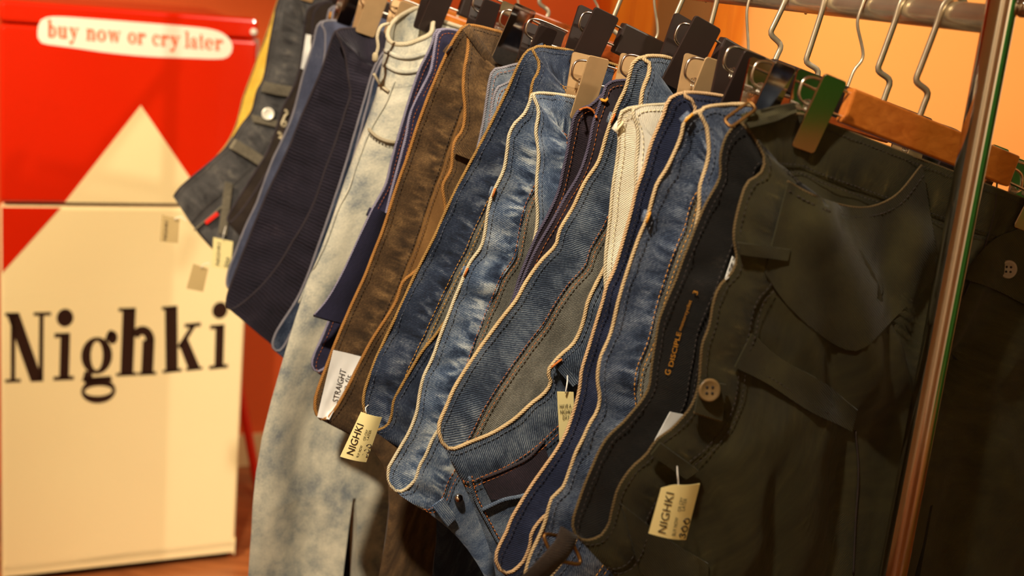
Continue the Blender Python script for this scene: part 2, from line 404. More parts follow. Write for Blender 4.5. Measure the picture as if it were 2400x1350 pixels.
# amber wooden cupboard front on the back wall: boards and a brown panel
cb = thing('wooden_cupboard', 'amber wooden cupboard with a brown centre panel against the orange wall', 'cupboard', room(2.2, BW-0.1, 0))
for a0, a1 in ((1.955, 2.03), (2.033, 2.115), (2.34, 2.40), (2.403, 2.465)):
    V, F = box(A3(0, 0, 0), e1, e2, zz, a0, a1, BW-0.10, BW-0.002, 0.0, 2.1); bevel(mk('board', V, F, 'amber', cb, smooth=False), 0.004)
V, F = box(A3(0, 0, 0), e1, e2, zz, 2.117, 2.338, BW-0.085, BW-0.004, 0.0, 2.1); mk('panel', V, F, 'brownpanel', cb, smooth=False)
# torn white paint edge beside the cupboard
pts = []
for k in range(40):
    z = 1.0+k*0.028; pts.append((2.472+random.uniform(0, 0.006), z))
for k in range(39, -1, -1):
    z = 1.0+k*0.028; pts.append((2.484+random.uniform(0, 0.014), z))
V, F = prism(pts, A3(0, 0, 0), e1, zz, -e2, -BW-0.001, -BW+0.004)
o = struct(mk('trim_2', V, F, 'plaster', smooth=False))

# ------------------------------------------------------------------ fridge
fa = lambda x, y, d=FR_D: (lambda P: (P@e1, P[2]))(on_front(x, y, d))
FX0, FX1 = fa(2, 700)[0], fa(577, 700)[0]
ZT = fa(300, 22)[1]; ZS = fa(200, 481)[1]; ZB = 0.055
fr = thing('refrigerator', 'red and cream two-door refrigerator with big dark lettering', 'refrigerator', room((FX0+FX1)/2, FR_D+0.3, 0))
O = A3(0, 0, 0)
V, F = box(O, e1, e2, zz, FX0+0.006, FX1-0.004, FR_D+0.055, FR_D+0.56, 0.04, ZT-0.012); bevel(mk('body', V, F, 'red', fr, smooth=False), 0.012)
V, F = box(O, e1, e2, zz, FX0+0.02, FX1-0.02, FR_D+0.04, FR_D+0.06, 0.10, ZT-0.03); mk('gasket', V, F, 'gasket', fr, smooth=False)
V, F = box(O, e1, e2, zz, FX0+0.01, FX1-0.012, FR_D+0.03, FR_D+0.5, 0.0, 0.05); mk('plinth', V, F, 'gasket', fr, smooth=False)
def door(name, z0, z1, mat):
    out = rbox2((FX1-FX0)/2, (z1-z0)/2, 0.012)
    V, F = prism(out, room((FX0+FX1)/2, FR_D, (z0+z1)/2), e1, zz, e2, 0.0, 0.05); return bevel(mk(name, V, F, mat, fr, smooth=False), 0.008, 3)
ZL = fa(300, 1318)[1]
d1 = door('freezer_door', ZS+0.004, ZT-0.05, 'red')
d2 = door('door', ZL+0.003, ZS-0.004, 'cream')
door('top_trim', ZT-0.047, ZT, 'red')
door('lower_panel', ZB, ZL-0.003, 'cream')
# painted / vinyl areas, thin sheets lying on the doors
def sheet(name, pts, mat, parent, t=0.0007, base=0.0):
    V, F = prism(pts, A3(0, 0, 0)+e2*(FR_D-base), e1, zz, -e2, 0.0, t); return mk(name, V, F, mat, parent, smooth=False)
A_ = fa(330, 247); Bl = fa(150, 477); Br_x = FX1-0.004
sl = (A_[1]-Bl[1])/(A_[0]-Bl[0])
zs1 = ZS+0.006
xl = A_[0]-(A_[1]-zs1)/sl; xr = A_[0]+(A_[1]-zs1)/(sl*1.02)
cut = [(xl, zs1), (min(xr, Br_x), zs1)]+([(Br_x, A_[1]-(Br_x-A_[0])*sl*1.02)] if xr > Br_x else [])+[A_]
o = sheet('cream_triangle', cut, 'cream', fr)
zt2 = ZS-0.006; C0 = fa(1, 640)
xl2 = A_[0]-(A_[1]-zt2)/sl
sheet('red_corner', [(FX0+0.003, C0[1]), (xl2, zt2), (FX0+0.003, zt2)], 'red', fr)
V, F = disc_lathe(room(FX1-0.012, FR_D-0.002, ZT-0.03), -e2, [(0.008, 0), (0.008, 0.006), (0.004, 0.008)]); mk('hinge_cap', V, F, 'plasticpin', fr)
V, F = box(O, e1, e2, zz, FX1-0.003, FX1+0.012, FR_D+0.04, FR_D+0.06, ZT-0.10, ZT-0.05); mk('hinge', V, F, 'plasticpin', fr, smooth=False)
lb = [(90, 60), (97, 46), (112, 40), (140, 39), (230, 45), (345, 54), (430, 61), (490, 68), (520, 77), (540, 95), (545, 110), (540, 127), (528, 136), (510, 138), (440, 136), (345, 132), (250, 123), (180, 113), (120, 105), (98, 101), (89, 90)]
lp = catmull([np.array((*fa(*p), 0)) for p in lb], closed=True, n=70)
sheet('slogan_sticker', [(p[0], p[1]) for p in lp], 'white_vinyl', fr, 0.0008)

# bold slab-serif glyphs, drawn as overlapping flat pieces in a unit box (y up, baseline 0)
def ringp(cx, cy, rx, ry, tx, ty, a0=0, a1=360, n=28):
    P = []
    for k in range(n+1):
        a = math.radians(a0+(a1-a0)*k/n); P.append((cx+rx*math.cos(a), cy+ry*math.sin(a)))
    for k in range(n, -1, -1):
        a = math.radians(a0+(a1-a0)*k/n); P.append((cx+(rx-tx)*math.cos(a), cy+(ry-ty)*math.sin(a)))
    return [[P[k], P[k+1], P[2*n+1-k-1], P[2*n+1-k]] for k in range(n)]
def R_(x0, y0, x1, y1): return [[(x0, y0), (x1, y0), (x1, y1), (x0, y1)]]
def EL_(cx, cy, rx, ry): return [[(cx+rx*math.cos(2*math.pi*k/20), cy+ry*math.sin(2*math.pi*k/20)) for k in range(20)]]
def PG(*p): return [list(p)]
SF = 0.07
GL = {
 'N': R_(.12, 0, .22, 1)+R_(0, 0, .34, SF*.7)+R_(.74, 0.0, .84, 1)+R_(.62, 1-SF*.7, 1, 1)+PG((0.02, 1), (.30, 1), (.84, 0), (.56, 0))+R_(0, 1-SF*.7, .3, 1),
 'i': R_(.30, 0, .76, .66)+R_(0.02, 0, 1, SF*.8)+R_(.02, .66-SF*.9, .76, .66)+EL_(.5, .87, .40, .125),
 'g': ringp(.42, .62, .42, .25, .26, .055)+ringp(.47, .14, .47, .17, .10, .10)+PG((.10, .42), (.30, .40), (.30, .26), (.02, .28))+PG((.05, .33), (.12, .24), (.85, .27), (.80, .34))+ringp(.80, .74, .17, .22, .07, .10, 60, 200)+EL_(.84, .86, .14, .09),
 'h': R_(.10, 0, .42, 1)+R_(0, 0, .52, SF*.7)+R_(0, 1-SF*.7, .42, 1)+R_(.62, 0, .92, .52)+R_(.55, 0, 1, SF*.7)+ringp(.60, .50, .32, .23, .22, .13, 0, 150),
 'k': R_(.08, 0, .40, 1)+R_(0, 0, .50, SF*.7)+R_(0, 1-SF*.7, .40, 1)+PG((.38, .38), (.50, .34), (.92, .72), (.78, .72))+R_(.58, .66, 1, .72)+PG((.42, .42), (.64, .52), (1.0, 0), (.68, 0))+R_(.60, 0, 1.04, SF*.6),
 'b': R_(.14, 0, .44, 1)+R_(0, .93, .44, 1)+ringp(.56, .33, .42, .34, .28, .10),
 'u': R_(.12, .16, .40, .66)+R_(0, .60, .40, .66)+ringp(.42, .20, .30, .21, .14, .12, 180, 330)+R_(.60, 0, .88, .66)+R_(.48, .60, .88, .66)+R_(.6, 0, 1, .06),
 'y': PG((.08, .66), (.40, .66), (.66, .10), (.50, .0))+R_(0, .60, .52, .66)+PG((.74, .66), (.86, .66), (.50, -.14), (.34, -.20))+R_(.6, .60, 1, .66)+EL_(.26, -.20, .18, .10),
 'n': R_(.10, 0, .38, .66)+R_(0, 0, .48, .06)+R_(0, .60, .38, .66)+R_(.62, 0, .90, .46)+R_(.54, 0, 1, .06)+ringp(.58, .43, .32, .24, .24, .13, 0, 150),
 'o': ringp(.5, .33, .5, .34, .30, .09),
 'w': PG((.06, .66), (.26, .66), (.42, 0), (.30, 0))+PG((.42, .60), (.50, .60), (.38, 0), (.30, 0))+PG((.42, .66), (.62, .66), (.76, 0), (.64, 0))+PG((.84, .66), (.92, .66), (.76, 0), (.66, 0))+R_(0, .60, .34, .66)+R_(.74, .60, 1, .66),
 'r': R_(.14, 0, .48, .66)+R_(0, 0, .62, .06)+R_(0, .60, .48, .66)+ringp(.72, .44, .30, .24, .12, .12, 40, 170)+EL_(.82, .54, .18, .11),
 'c': ringp(.52, .33, .50, .34, .30, .09, 50, 318)+EL_(.80, .50, .18, .10),
 'l': R_(.30, 0, .76, 1)+R_(0, 0, 1, .06)+R_(.04, .93, .76, 1),
 'a': ringp(.38, .18, .36, .19, .22, .07)+R_(.54, .08, .80, .48)+ringp(.46, .44, .34, .23, .20, .08, 0, 165)+R_(.6, 0, 1, .07)+EL_(.22, .48, .15, .09),
 't': R_(.26, .10, .64, .88)+R_(0, .60, .94, .66)+ringp(.62, .16, .36, .17, .20, .10, 180, 330),
 'e': ringp(.5, .33, .5, .34, .30, .09, 0, 320)+R_(.1, .30, .98, .36),
}
def glyph_obj(name, items, mat, parent, lift):
    parts = []
    for ch, q in items:           # q: bottom-left, bottom-right, top-left pixel corners of the unit box
        a, b, c = (np.array(fa(*k)) for k in q)
        for poly in GL[ch]:
            pts = [tuple(a+(b-a)*x+(c-a)*y) for x, y in poly]
            parts.append(prism(pts, e2*(FR_D-lift), e1, zz, -e2, 0.0, 0.0005))
    V, F, _ = merge(parts); return mk(name, V, F, mat, parent, smooth=False)
words = [('N', ((12, 897), (118, 893), (12, 733))), ('i', ((124, 892), (173, 890), (128, 723))), ('g', ((190, 942), (276, 938), (190, 768))),
         ('h', ((272, 882), (366, 878), (278, 722))), ('k', ((381, 875), (471, 866), (379, 719))), ('i', ((489, 866), (534, 862), (493, 708)))]
for w_ in words: glyph_obj('letter', [w_], 'brown_ink', fr, 0.0)
sl_ = []
for ch, x0, x1 in (('b', 297, 358), ('u', 362, 428), ('y', 432, 502), ('n', 545, 606), ('o', 612, 672), ('w', 678, 764), ('o', 808, 864), ('r', 868, 922), ('c', 962, 1013), ('r', 1016, 1068), ('y', 1070, 1142), ('l', 1166, 1200), ('a', 1202, 1254), ('t', 1256, 1292), ('e', 1295, 1352), ('r', 1358, 1412)):
    yb = lambda x: (236+(x-300)*0.0775)/2.7
    h = 115/2.7*(1-0.00006*x0)
    sl_.append((ch, ((x0/2.7, yb(x0)), (x1/2.7, yb(x1)), (x0/2.7, yb(x0)-h))))
glyph_obj('slogan_lettering', sl_, 'orange_ink', fr, 0.0008)

# red stick leaning behind the fridge, standing on the floor
b0 = on_front(590, 1100, 3.30); b0[2] = 0.012
p_top = room(b0@e1-0.10, 3.50, 0.75)
b0 = room(0.876, 3.30, 0.013)
Pt = catmull([b0, b0*0.7+p_top*0.3, p_top], n=14)
V, F, _ = tube(Pt, [0.010, 0.0135]+[0.0135-0.0005*k for k in range(12)], 12)
tag(mk('pole', V, F, 'red', smooth=True), 'red rounded pole leaning behind the refrigerator', 'pole')

# ------------------------------------------------------------------ clothes rack
RL = 1.62
rk = thing('clothes_rack', 'chrome clothes rack with a round rail holding the trousers', 'clothes rack', A3(P0[0], P0[1], 0))
def cyl(name, a, b, r, mat, parent, n=32):
    V, F, _ = tube([a, a*0.5+b*0.5, b], r, n); o = mk(name, V, F, mat, parent)
    m = o.modifiers.new('e', 'EDGE_SPLIT'); m.split_angle = 1.0; return o
cyl('rail', P0, P0+rr*RL, 0.0122, 'rail', rk)
POSTR = 0.0128
for s in (0, RL):
    b = P0+rr*s
    cyl('post', A3(b[0], b[1], 0.09), A3(b[0], b[1], CAMH+0.10), POSTR, 'chrome', rk, 40)
    f_ = A3(b[0], b[1], 0.075)
    cyl('foot', f_-uu*0.27, f_+uu*0.27, 0.014, 'chrome', rk)
    for sg in (-1, 1):
        V, F = disc_lathe(f_+uu*0.24*sg-zz*0.075, zz, [(0.022, 0), (0.025, 0.02), (0.022, 0.05), (0.012, 0.065)]); mk('castor', V, F, 'blackplastic', rk)
    V, F = disc_lathe(b+uu*POSTR*0.7-rr*0.008+zz*0.012, uu-rr*0.4, [(0.006, 0), (0.0085, 0.004), (0.0085, 0.010), (0.005, 0.013)]); mk('bolt', V, F, 'chrome', rk)
cyl('lower_bar', A3(P0[0], P0[1], 0.12), A3(*(P0+rr*RL)[:2], 0.12), 0.0105, 'chrome', rk)

# ------------------------------------------------------------------ trousers on the rack
HANG = {}
def sm_angle(a, win):
    k = np.exp(-0.5*(np.arange(-win*2, win*2+1)/win)**2); k /= k.sum()
    return np.convolve(np.pad(a, win*2, mode='edge'), k, 'valid')
class G: pass
def garment(name, label, s, clip, Npx, Fpx, band, body, inner, bead, dl=0.02, W=0.042, fold=None, amin=8, amax=100, tilt=12,
            legL=None, legR=None, bead_r=0.0018, fold_amp=0.010, RLEN=0.27, hem=1.18, seed=0, loops_n=(), loops_f=(), stitch='orange_thread', stitch2=None, smoothw=6, vT=0.80, cat='jeans', wrinkle=0.0016, ridges=(), topst=None, band_in=None, split=None):
    g = G(); g.s = s; g.W = W; g.bvh = None
    Cn = on_plane(*clip, s); tl = math.radians(tilt)
    rdir = uu*math.cos(tl)-zz*math.sin(tl)
    near = []; far = []
    for k in (1.0, 0.75, 0.5, 0.25, 0.08):
        near.append(Cn+rdir*RLEN*k-rr*0.0035); far.append(Cn+rdir*RLEN*k+rr*0.0035)
    near.append(Cn-rr*0.0035); far.append(Cn+rr*0.0035)
    def lens(px):
        d = np.r_[0, np.cumsum(np.linalg.norm(np.diff(np.array([clip]+list(px), float), axis=0), axis=1))]; return d/d[-1]
    tN = lens(Npx)[1:]; tF = lens(Fpx)[1:]
    prof = lambda t: dl*(math.sin(math.pi*min(1, max(0, t))**0.8)**0.75 if 0 < t < 1 else 0)
    for p, t in zip(Npx, tN): near.append(on_plane(*p, s-max(0.0015, prof(t))))
    for p, t in zip(Fpx, tF): far.append(on_plane(*p, s+max(0.0015, prof(t))))
    cn = catmull(near, step=0.007); cf = catmull(far, step=0.007)
    # side curves: index 0 at the right end, last at the lower fold
    def side(c, sgn):
        q = np.array([to_uvw(p) for p in c]); t = np.gradient(q[:, :2], axis=0)
        ang = np.unwrap(np.arctan2(-t[:, 0], t[:, 1]))       # inward normal (t_v, -t_u): angle below horizontal-right
        ang = np.degrees(ang); ang = (ang+180) % 360-180
        ang = np.clip(ang, amin, amax); ang = sm_angle(ang, smoothw)
        sl = np.r_[0, np.cumsum(np.linalg.norm(np.diff(q, axis=0), axis=1))]
        if fold is not None:
            wgt = np.clip(1-(sl[-1]-sl)/0.06, 0, 1); wgt = wgt*wgt*(3-2*wgt); ang = ang*(1-wgt)+fold*wgt
        return q, np.radians(ang), 1-sl/sl[-1]
    qn, an, fn = side(cn, 1); qf, af, ff = side(cf, -1)
    q = np.concatenate([qn, qf[::-1][1:]]); ang = np.concatenate([an, af[::-1][1:]]); fr_ = np.concatenate([fn, ff[::-1][1:]]); isn = np.array([1]*len(qn)+[0]*(len(qf)-1))
    n = len(q); ib = len(qn)-1
    # ease the fold so near and far layer join in a rounded end
    for _ in range(2):
        for i in range(ib-3, ib+4): q[i] = 0.25*q[i-1]+0.5*q[i]+0.25*q[i+1]
    for i in range(ib-8, ib+9):
        pass
    ang = np.concatenate([ang])
    ang[ib-10:ib+11] = sm_angle(ang, 3)[ib-10:ib+11]
    wr = np.array([noise.noise(Vector((i*0.35, seed*3.1, 0.0)))*wrinkle for i in range(n)])
    nd = np.stack([np.cos(ang), np.sin(ang)], 1)
    arc = np.r_[0, np.cumsum(np.linalg.norm(np.diff(q, axis=0), axis=1))]
    def W3(qq): return from_uvw(qq[0], qq[1], qq[2])
    g.q, g.nd, g.ib, g.n, g.arc, g.isn, g.fr = q, nd, ib, n, arc, isn, fr_
    # base point of the thing: below, at the hem
    uB = q[ib][0]; uC = to_uvw(Cn)[0]
    uL = to_uvw(on_plane(*legL, s))[0] if legL else uB+0.10
    uR = to_uvw(on_plane(*legR, s))[0] if legR else uC+RLEN*0.9
    root = thing(name, label, cat, from_uvw((uL+uR)/2, hem, s)); g.root = root
    # waistband ring
    NB = 5; V = []; UV = []
    for j in range(NB+1):
        v = W*j/NB
        for i in range(n):
            bul = 0.0010*math.sin(math.pi*j/NB)
            k = wr[i]*(0.3+math.sin(math.pi*j/NB))+(noise.noise(Vector((arc[i]*70, v*24, seed*5.3)))*1.1+noise.noise(Vector((arc[i]*22, v*16, seed*2.3)))*1.2)*wrinkle*math.sin(math.pi*(0.12+0.88*j/NB)*0.9)
            V.append(from_uvw(q[i][0]+nd[i][0]*v, q[i][1]+nd[i][1]*v, q[i][2]+k-(bul if isn[i] else -bul))); UV.append((arc[i], v))
    Fc = [(j*n+i, j*n+(i+1) % n, (j+1)*n+(i+1) % n, (j+1)*n+i) for j in range(NB) for i in range(n)]
    g.Vb, g.Fb = np.array(V), Fc
    solid(mk('waistband', V, Fc, [band, band_in or band], root, UV), 0.0026, 0, 1)
    # body down to the crotch, then two legs
    NR = 26; ncr = 13
    RG = [(to_uvw(on_plane(*a_, s))[:2], to_uvw(on_plane(*b__, s))[:2], rw_, am_) for a_, b__, rw_, am_ in ridges]
    if ridges: NR, ncr = 44, 26
    rows = []; uvr = []
    Tv = vT; sgn = np.where(isn == 1, -1.0, 1.0)
    rsn = random.Random(seed*13+5); ph = [rsn.uniform(0, 6.28) for _ in range(6)]
    for j in range(NR+1):
        row = []; uvl = []
        for i in range(n):
            a = fr_[i]
            Q = q[i][:2]+nd[i]*W
            uT = uL+(uR-uL)*a
            if j <= ncr:
                t = j/ncr; vv = max(Tv-0.22, Q[1]+0.24)
                P3 = np.array((uT, vv)); L1 = 0.10; L2 = 0.10+0.3*max(0, vv-Q[1]-0.2)
                b_ = (1-t)**3*Q+3*(1-t)**2*t*(Q+nd[i]*L1)+3*(1-t)*t*t*(P3-np.array((0, L2)))+t**3*P3
                rise = t
            else:
                vv = max(Tv-0.22, Q[1]+0.24); t = (j-ncr)/(NR-ncr); hv = hem if hem else 1.2
                c0 = uL+(uR-uL)*0.25; c1 = uL+(uR-uL)*0.75; c = c0 if a < 0.5 else c1
                gap = 0.022*t**0.7*(1-2*abs(a-0.5))**3*(-1 if a < 0.5 else 1)
                if split:
                    uA, uB_ = [to_uvw(on_plane(*k_, s))[0] for k_ in split]
                    uS = uL+(uA-uL)*a*2 if a < 0.5 else uB_+(uR-uB_)*(a-0.5)*2
                    q_ = min(1, t*1.5); gap = (uS-uT)*q_*q_*(3-2*q_)
                b_ = np.array((uT+gap, vv+(hv-vv)*t)); rise = 1.0
            th = 0.013*min(1, (math.sin(math.pi*min(1, max(0, a)))+0.02)**0.5)
            wbody = sgn[i]*th
            e = rise*rise*(3-2*rise)
            w0 = q[i][2]-s
            fo = fold_amp*min(1, j/6)*(math.sin(b_[0]*38+ph[0]+b_[1]*5)*0.55+math.sin(b_[0]*71+ph[1]-b_[1]*7)*0.30+0.5*noise.noise(Vector((b_[0]*16, b_[1]*6, seed*2.7))))
            fo += 0.0022*noise.noise(Vector((b_[0]*60, b_[1]*40, seed*1.3+sgn[i])))*min(1, j/2)
            if ridges and isn[i]:
                for (ra, rb, rw, ramp_) in RG:
                    dv = rb-ra; tt = max(0.0, min(1.0, ((b_-ra)@dv)/(dv@dv))); dd = np.linalg.norm(b_-(ra+dv*tt))
                    fo -= ramp_*math.exp(-(dd/rw)**2)*min(1, j/2)*(0.4+0.6*math.sin(math.pi*min(1, tt*1.0+0.001))**0.5)
            row.append(from_uvw(b_[0], b_[1], s+w0*(1-e)+wbody*e+fo)); uvl.append((arc[i], W+j*0.04))
        rows.append(row); uvr.append(uvl)
    V = [p for j in range(ncr+1) for p in rows[j]]; UV = [p for j in range(ncr+1) for p in uvr[j]]
    Fc = [(j*n+i, j*n+(i+1) % n, (j+1)*n+(i+1) % n, (j+1)*n+i) for j in range(ncr) for i in range(n)]
    g.Vy, g.Fy = np.array(V), Fc
    solid(mk('seat', V, Fc, [body, inner], root, UV), 0.0016, 0, 1)
    for lo in (True, False):
        if lo: idx = [i for i in range(n) if fr_[i] < 0.5]
        else:
            i0 = [i for i in range(n) if fr_[i] >= 0.5]; idx = [i for i in i0 if i > ib]+[i for i in i0 if i <= ib]
        V = []; UV = []; m = len(idx)
        for j in range(ncr, NR+1):
            V += [rows[j][i] for i in idx]; UV += [uvr[j][i] for i in idx]
        Fc = [(j*m+k, j*m+(k+1) % m, (j+1)*m+(k+1) % m, (j+1)*m+k) for j in range(NR-ncr) for k in range(m)]
        solid(mk('leg', V, Fc, [body, inner], root, UV), 0.0016, 0, 1)
        if lo: g.Vl1, g.Fl1 = np.array(V), Fc
        else: g.Vl2, g.Fl2 = np.array(V), Fc
    # rolled, worn top edge
    Pe = [from_uvw(*a) for a in q]
    for k in range(n): Pe[k] = Pe[k]+rr*wr[k]*0.3
    V, F, U = tube(Pe, [bead_r*(1+0.12*noise.noise(Vector((k*0.7, seed, 0)))) for k in range(n)], 7, closed=True)
    mk('waistband_edge', V, F, bead, root, U)
    # stitching rows, lying on the side turned to the viewer
    def stitches(vv, mat, dash=0.0034, gap=0.0014, r=0.00042, nm='stitching', lift=0.0024):
        L0 = arc[-1]; parts = []; x = 0.0
        c = np.stack([q[:, 0]+nd[:, 0]*vv, q[:, 1]+nd[:, 1]*vv, q[:, 2]+wr*(0.3+math.sin(math.pi*min(1, vv/W)))-lift], 1)
        al = np.r_[0, np.cumsum(np.linalg.norm(np.diff(c, axis=0), axis=1))]
        x0, x1 = 0.05, al[-1]-0.05
        x = x0
        while x < x1:
            p = [np.array([np.interp(x+dash*k/2, al, c[:, m_]) for m_ in range(3)]) for k in range(3)]
            parts.append(tube([from_uvw(*k) for k in p], [r*0.7, r, r*0.7], 4)); x += dash+gap
        V, F, _ = merge(parts); o = mk(nm, V, F, mat, root); o['kind'] = 'stuff'; return o
    if stitch:
        stitches(0.005, topst or stitch, r=0.00034); stitches(W-0.003, stitch2 or stitch); stitches(W+0.0035, stitch2 or stitch, lift=0.0032)
    # belt loops: straps crossing the waistband on its outside
    def loop(side, frac, wd=0.011, matn=None, peek=0.003, tack=True):
        idx = [i for i in range(n) if isn[i] == (1 if side == 'n' else 0)]
        i = min(idx, key=lambda k: abs(fr_[k]-frac))
        c = q[i]; ndv = nd[i]; tv = np.array((-ndv[1], ndv[0])); out = -1 if side == 'n' else 1
        pts = []
        for k in range(9):
            v = -peek+(W+0.012+peek)*k/8; h = 0.0030+0.0030*math.sin(math.pi*k/8)
            pts.append(from_uvw(c[0]+ndv[0]*v, c[1]+ndv[1]*v, c[2]+out*h))
        ax = uu*tv[0]-zz*tv[1]
        V, F, U = tube(pts, 0.005, 8, flat=(wd/2, 0.0011), ref=ax); o = mk('belt_loop', V, F, matn or band, root, U)
        if tack:
            P = [from_uvw(c[0]-ndv[0]*peek*0.3+tv[0]*wd*k, c[1]-ndv[1]*peek*0.3+tv[1]*wd*k, c[2]-0.0028) for k in (-0.45, 0, 0.45)]
            V, F, _ = tube(P, 0.0011, 6); mk('bartack', V, F, stitch or 'orange_thread', root)
    for f_ in loops_n: loop('n', f_)
    for f_ in loops_f: loop('f', f_)
    allV = np.concatenate([g.Vb, g.Vy, g.Vl1, g.Vl2]); k1 = len(g.Vb); k2 = k1+len(g.Vy); k3 = k2+len(g.Vl1)
    allF = g.Fb+[tuple(i+k1 for i in f) for f in g.Fy]+[tuple(i+k2 for i in f) for f in g.Fl1]+[tuple(i+k3 for i in f) for f in g.Fl2]
    g.bvh = BVHTree.FromPolygons([Vector(v) for v in allV], allF)
    def surf(x, y, lift=0.0022, far=False):
        d = Vector(ray(x, y)).normalized(); o_ = Vector(CAM); best = None
        for _ in range(8 if far else 1):
            h = g.bvh.ray_cast(o_, d)
            if h[0] is None: break
            best = h[0]; o_ = h[0]+d*0.003
            if far and (best-Vector(from_uvw(0, 0, s))).dot(Vector(rr)) > 0.002: break
        if best is None: best = Vector(on_plane(x, y, s))
        return np.array(best-d*lift)
    g.surf = surf
    return g
GS = {}
def rev(l): return list(l)
F1 = [(1738, 284), (1709, 308), (1694, 341), (1688, 375), (1688, 412), (1653, 480), (1613, 577), (1583, 657), (1547, 743), (1538, 790), (1527, 860), (1519, 913), (1467, 983), (1420, 1030), (1388, 1093), (1369, 1140), (1352, 1187), (1335, 1226), (1331, 1249)]
N1 = [(1738, 285), (1756, 307), (1776, 337), (1792, 373), (1783, 407), (1753, 427), (1737, 467), (1720, 550), (1727, 610), (1713, 643), (1687, 670), (1673, 705), (1663, 763), (1647, 805), (1643, 833), (1637, 905), (1623, 947), (1604, 974), (1574, 1006), (1539, 1030), (1515, 1066), (1479, 1098), (1450, 1143), (1435, 1193), (1426, 1231), (1399, 1264), (1367, 1271), (1345, 1262)]
GS[1] = garment('cargo_trousers', 'dark olive cargo trousers with a big open pocket, nearest to the chrome post', 0.05, (1880, 268), N1, F1, 'olive', 'olive', 'olive_in', 'b_olivebrown',
    dl=0.020, fold=45, band_in='olive_in', split=((2008, 1200), (2215, 1200)), vT=0.68, legL=(1470, 1350), legR=(2620, 1350), bead_r=0.0013, RLEN=0.40, seed=1, stitch='dark_thread', W=0.044, tilt=14, fold_amp=0.006, cat='trousers', ridges=[((1862, 470), (1985, 900), 0.020, 0.026), ((1990, 560), (2010, 930), 0.018, 0.010), ((2150, 470), (2030, 880), 0.024, 0.022), ((2330, 560), (2080, 900), 0.022, 0.018), ((1720, 1000), (1700, 1340), 0.030, 0.016), ((1850, 1010), (1860, 1340), 0.030, 0.018), ((1800, 620), (1930, 1040), 0.012, 0.007), ((2250, 900), (2420, 760), 0.03, 0.016), ((1885, 560), (1945, 950), 0.012, -0.014), ((2080, 520), (2020, 900), 0.012, -0.012), ((1780, 1060), (1790, 1340), 0.016, -0.012), ((1940, 1020), (1950, 1340), 0.014, -0.014), ((1600, 1180), (1640, 1340), 0.018, -0.010), ((2290, 800), (2190, 900), 0.02, -0.02), ((2300, 1000), (2380, 1250), 0.03, 0.016)], loops_n=(), wrinkle=0.0016)

F2 = [(1638, 261), (1605, 284), (1596, 320), (1581, 356), (1561, 397), (1540, 430), (1530, 463), (1517, 510), (1497, 557), (1483, 597), (1470, 637), (1450, 703), (1430, 785), (1407, 840), (1400, 887), (1406, 930), (1400, 963), (1382, 993), (1367, 1027), (1350, 1060), (1336, 1100), (1319, 1143), (1294, 1166), (1287, 1187), (1275, 1231), (1248, 1291), (1227, 1347), (1217, 1378)]
N2 = [(1640, 261), (1655, 294), (1660, 332), (1661, 361), (1653, 397), (1640, 440), (1638, 490), (1625, 560), (1600, 650), (1572, 760), (1555, 850), (1545, 930), (1490, 1015), (1440, 1065), (1400, 1140), (1370, 1220), (1330, 1300), (1280, 1360), (1235, 1392)]
GS[2] = garment('jeans', 'faded blue jeans with yellow bar tacks, hanging just behind the olive cargo trousers', 0.10, (1745, 245), N2, F2, 'blue2', 'blue2', 'grey_in', 'b_cream',
    dl=0.018, fold=45, legL=(1330, 1420), seed=2, topst='blue_thread', stitch='gold_thread', loops_f=(0.73, 0.575, 0.46), wrinkle=0.0020)

F3 = [(1596, 219), (1567, 234), (1558, 261), (1546, 290), (1528, 332), (1512, 387), (1490, 450), (1480, 493), (1457, 577), (1437, 640), (1423, 667), (1412, 708), (1390, 780), (1377, 823), (1363, 870), (1359, 907), (1347, 957), (1327, 1013), (1307, 1050), (1278, 1092), (1248, 1134), (1219, 1181), (1198, 1217), (1186, 1249), (1168, 1279), (1153, 1306), (1152, 1326)]
N3 = [(1598, 219), (1620, 234), (1629, 255), (1626, 300), (1605, 360), (1580, 420), (1545, 500), (1515, 590), (1485, 690), (1455, 790), (1430, 870), (1430, 940), (1405, 1010), (1375, 1080), (1335, 1150), (1303, 1190), (1272, 1214), (1246, 1250), (1242, 1279), (1224, 1320), (1197, 1346), (1170, 1350)]
GS[3] = garment('jeans', 'plain dark navy jeans with a pale worn edge, right of the white jeans', 0.147, (1690, 225), N3, F3, 'navy3', 'navy3', 'navy3', 'b_peach',
    dl=0.019, fold=45, legL=(1290, 1420), seed=3, stitch='dark_thread', wrinkle=0.0012)

F4 = [(1475, 254), (1463, 258), (1454, 267), (1451, 296), (1451, 332), (1446, 380), (1437, 433), (1432, 483), (1427, 537), (1420, 590), (1418, 643), (1420, 700), (1412, 790), (1400, 860), (1396, 895)]
N4 = [(1482, 258), (1486, 275), (1494, 296), (1496, 330), (1491, 397), (1491, 443), (1487, 500), (1474, 580), (1460, 660), (1448, 740), (1432, 820), (1412, 880), (1402, 898)]
GS[4] = garment('jeans', 'white jeans hanging between the blue and the navy jeans', 0.20, (1600, 246), N4, F4, 'white4', 'white4', 'white4', 'b_ivory',
    dl=0.015, fold=45, seed=4, stitch='cream_thread', loops_f=(0.42,), wrinkle=0.0012)

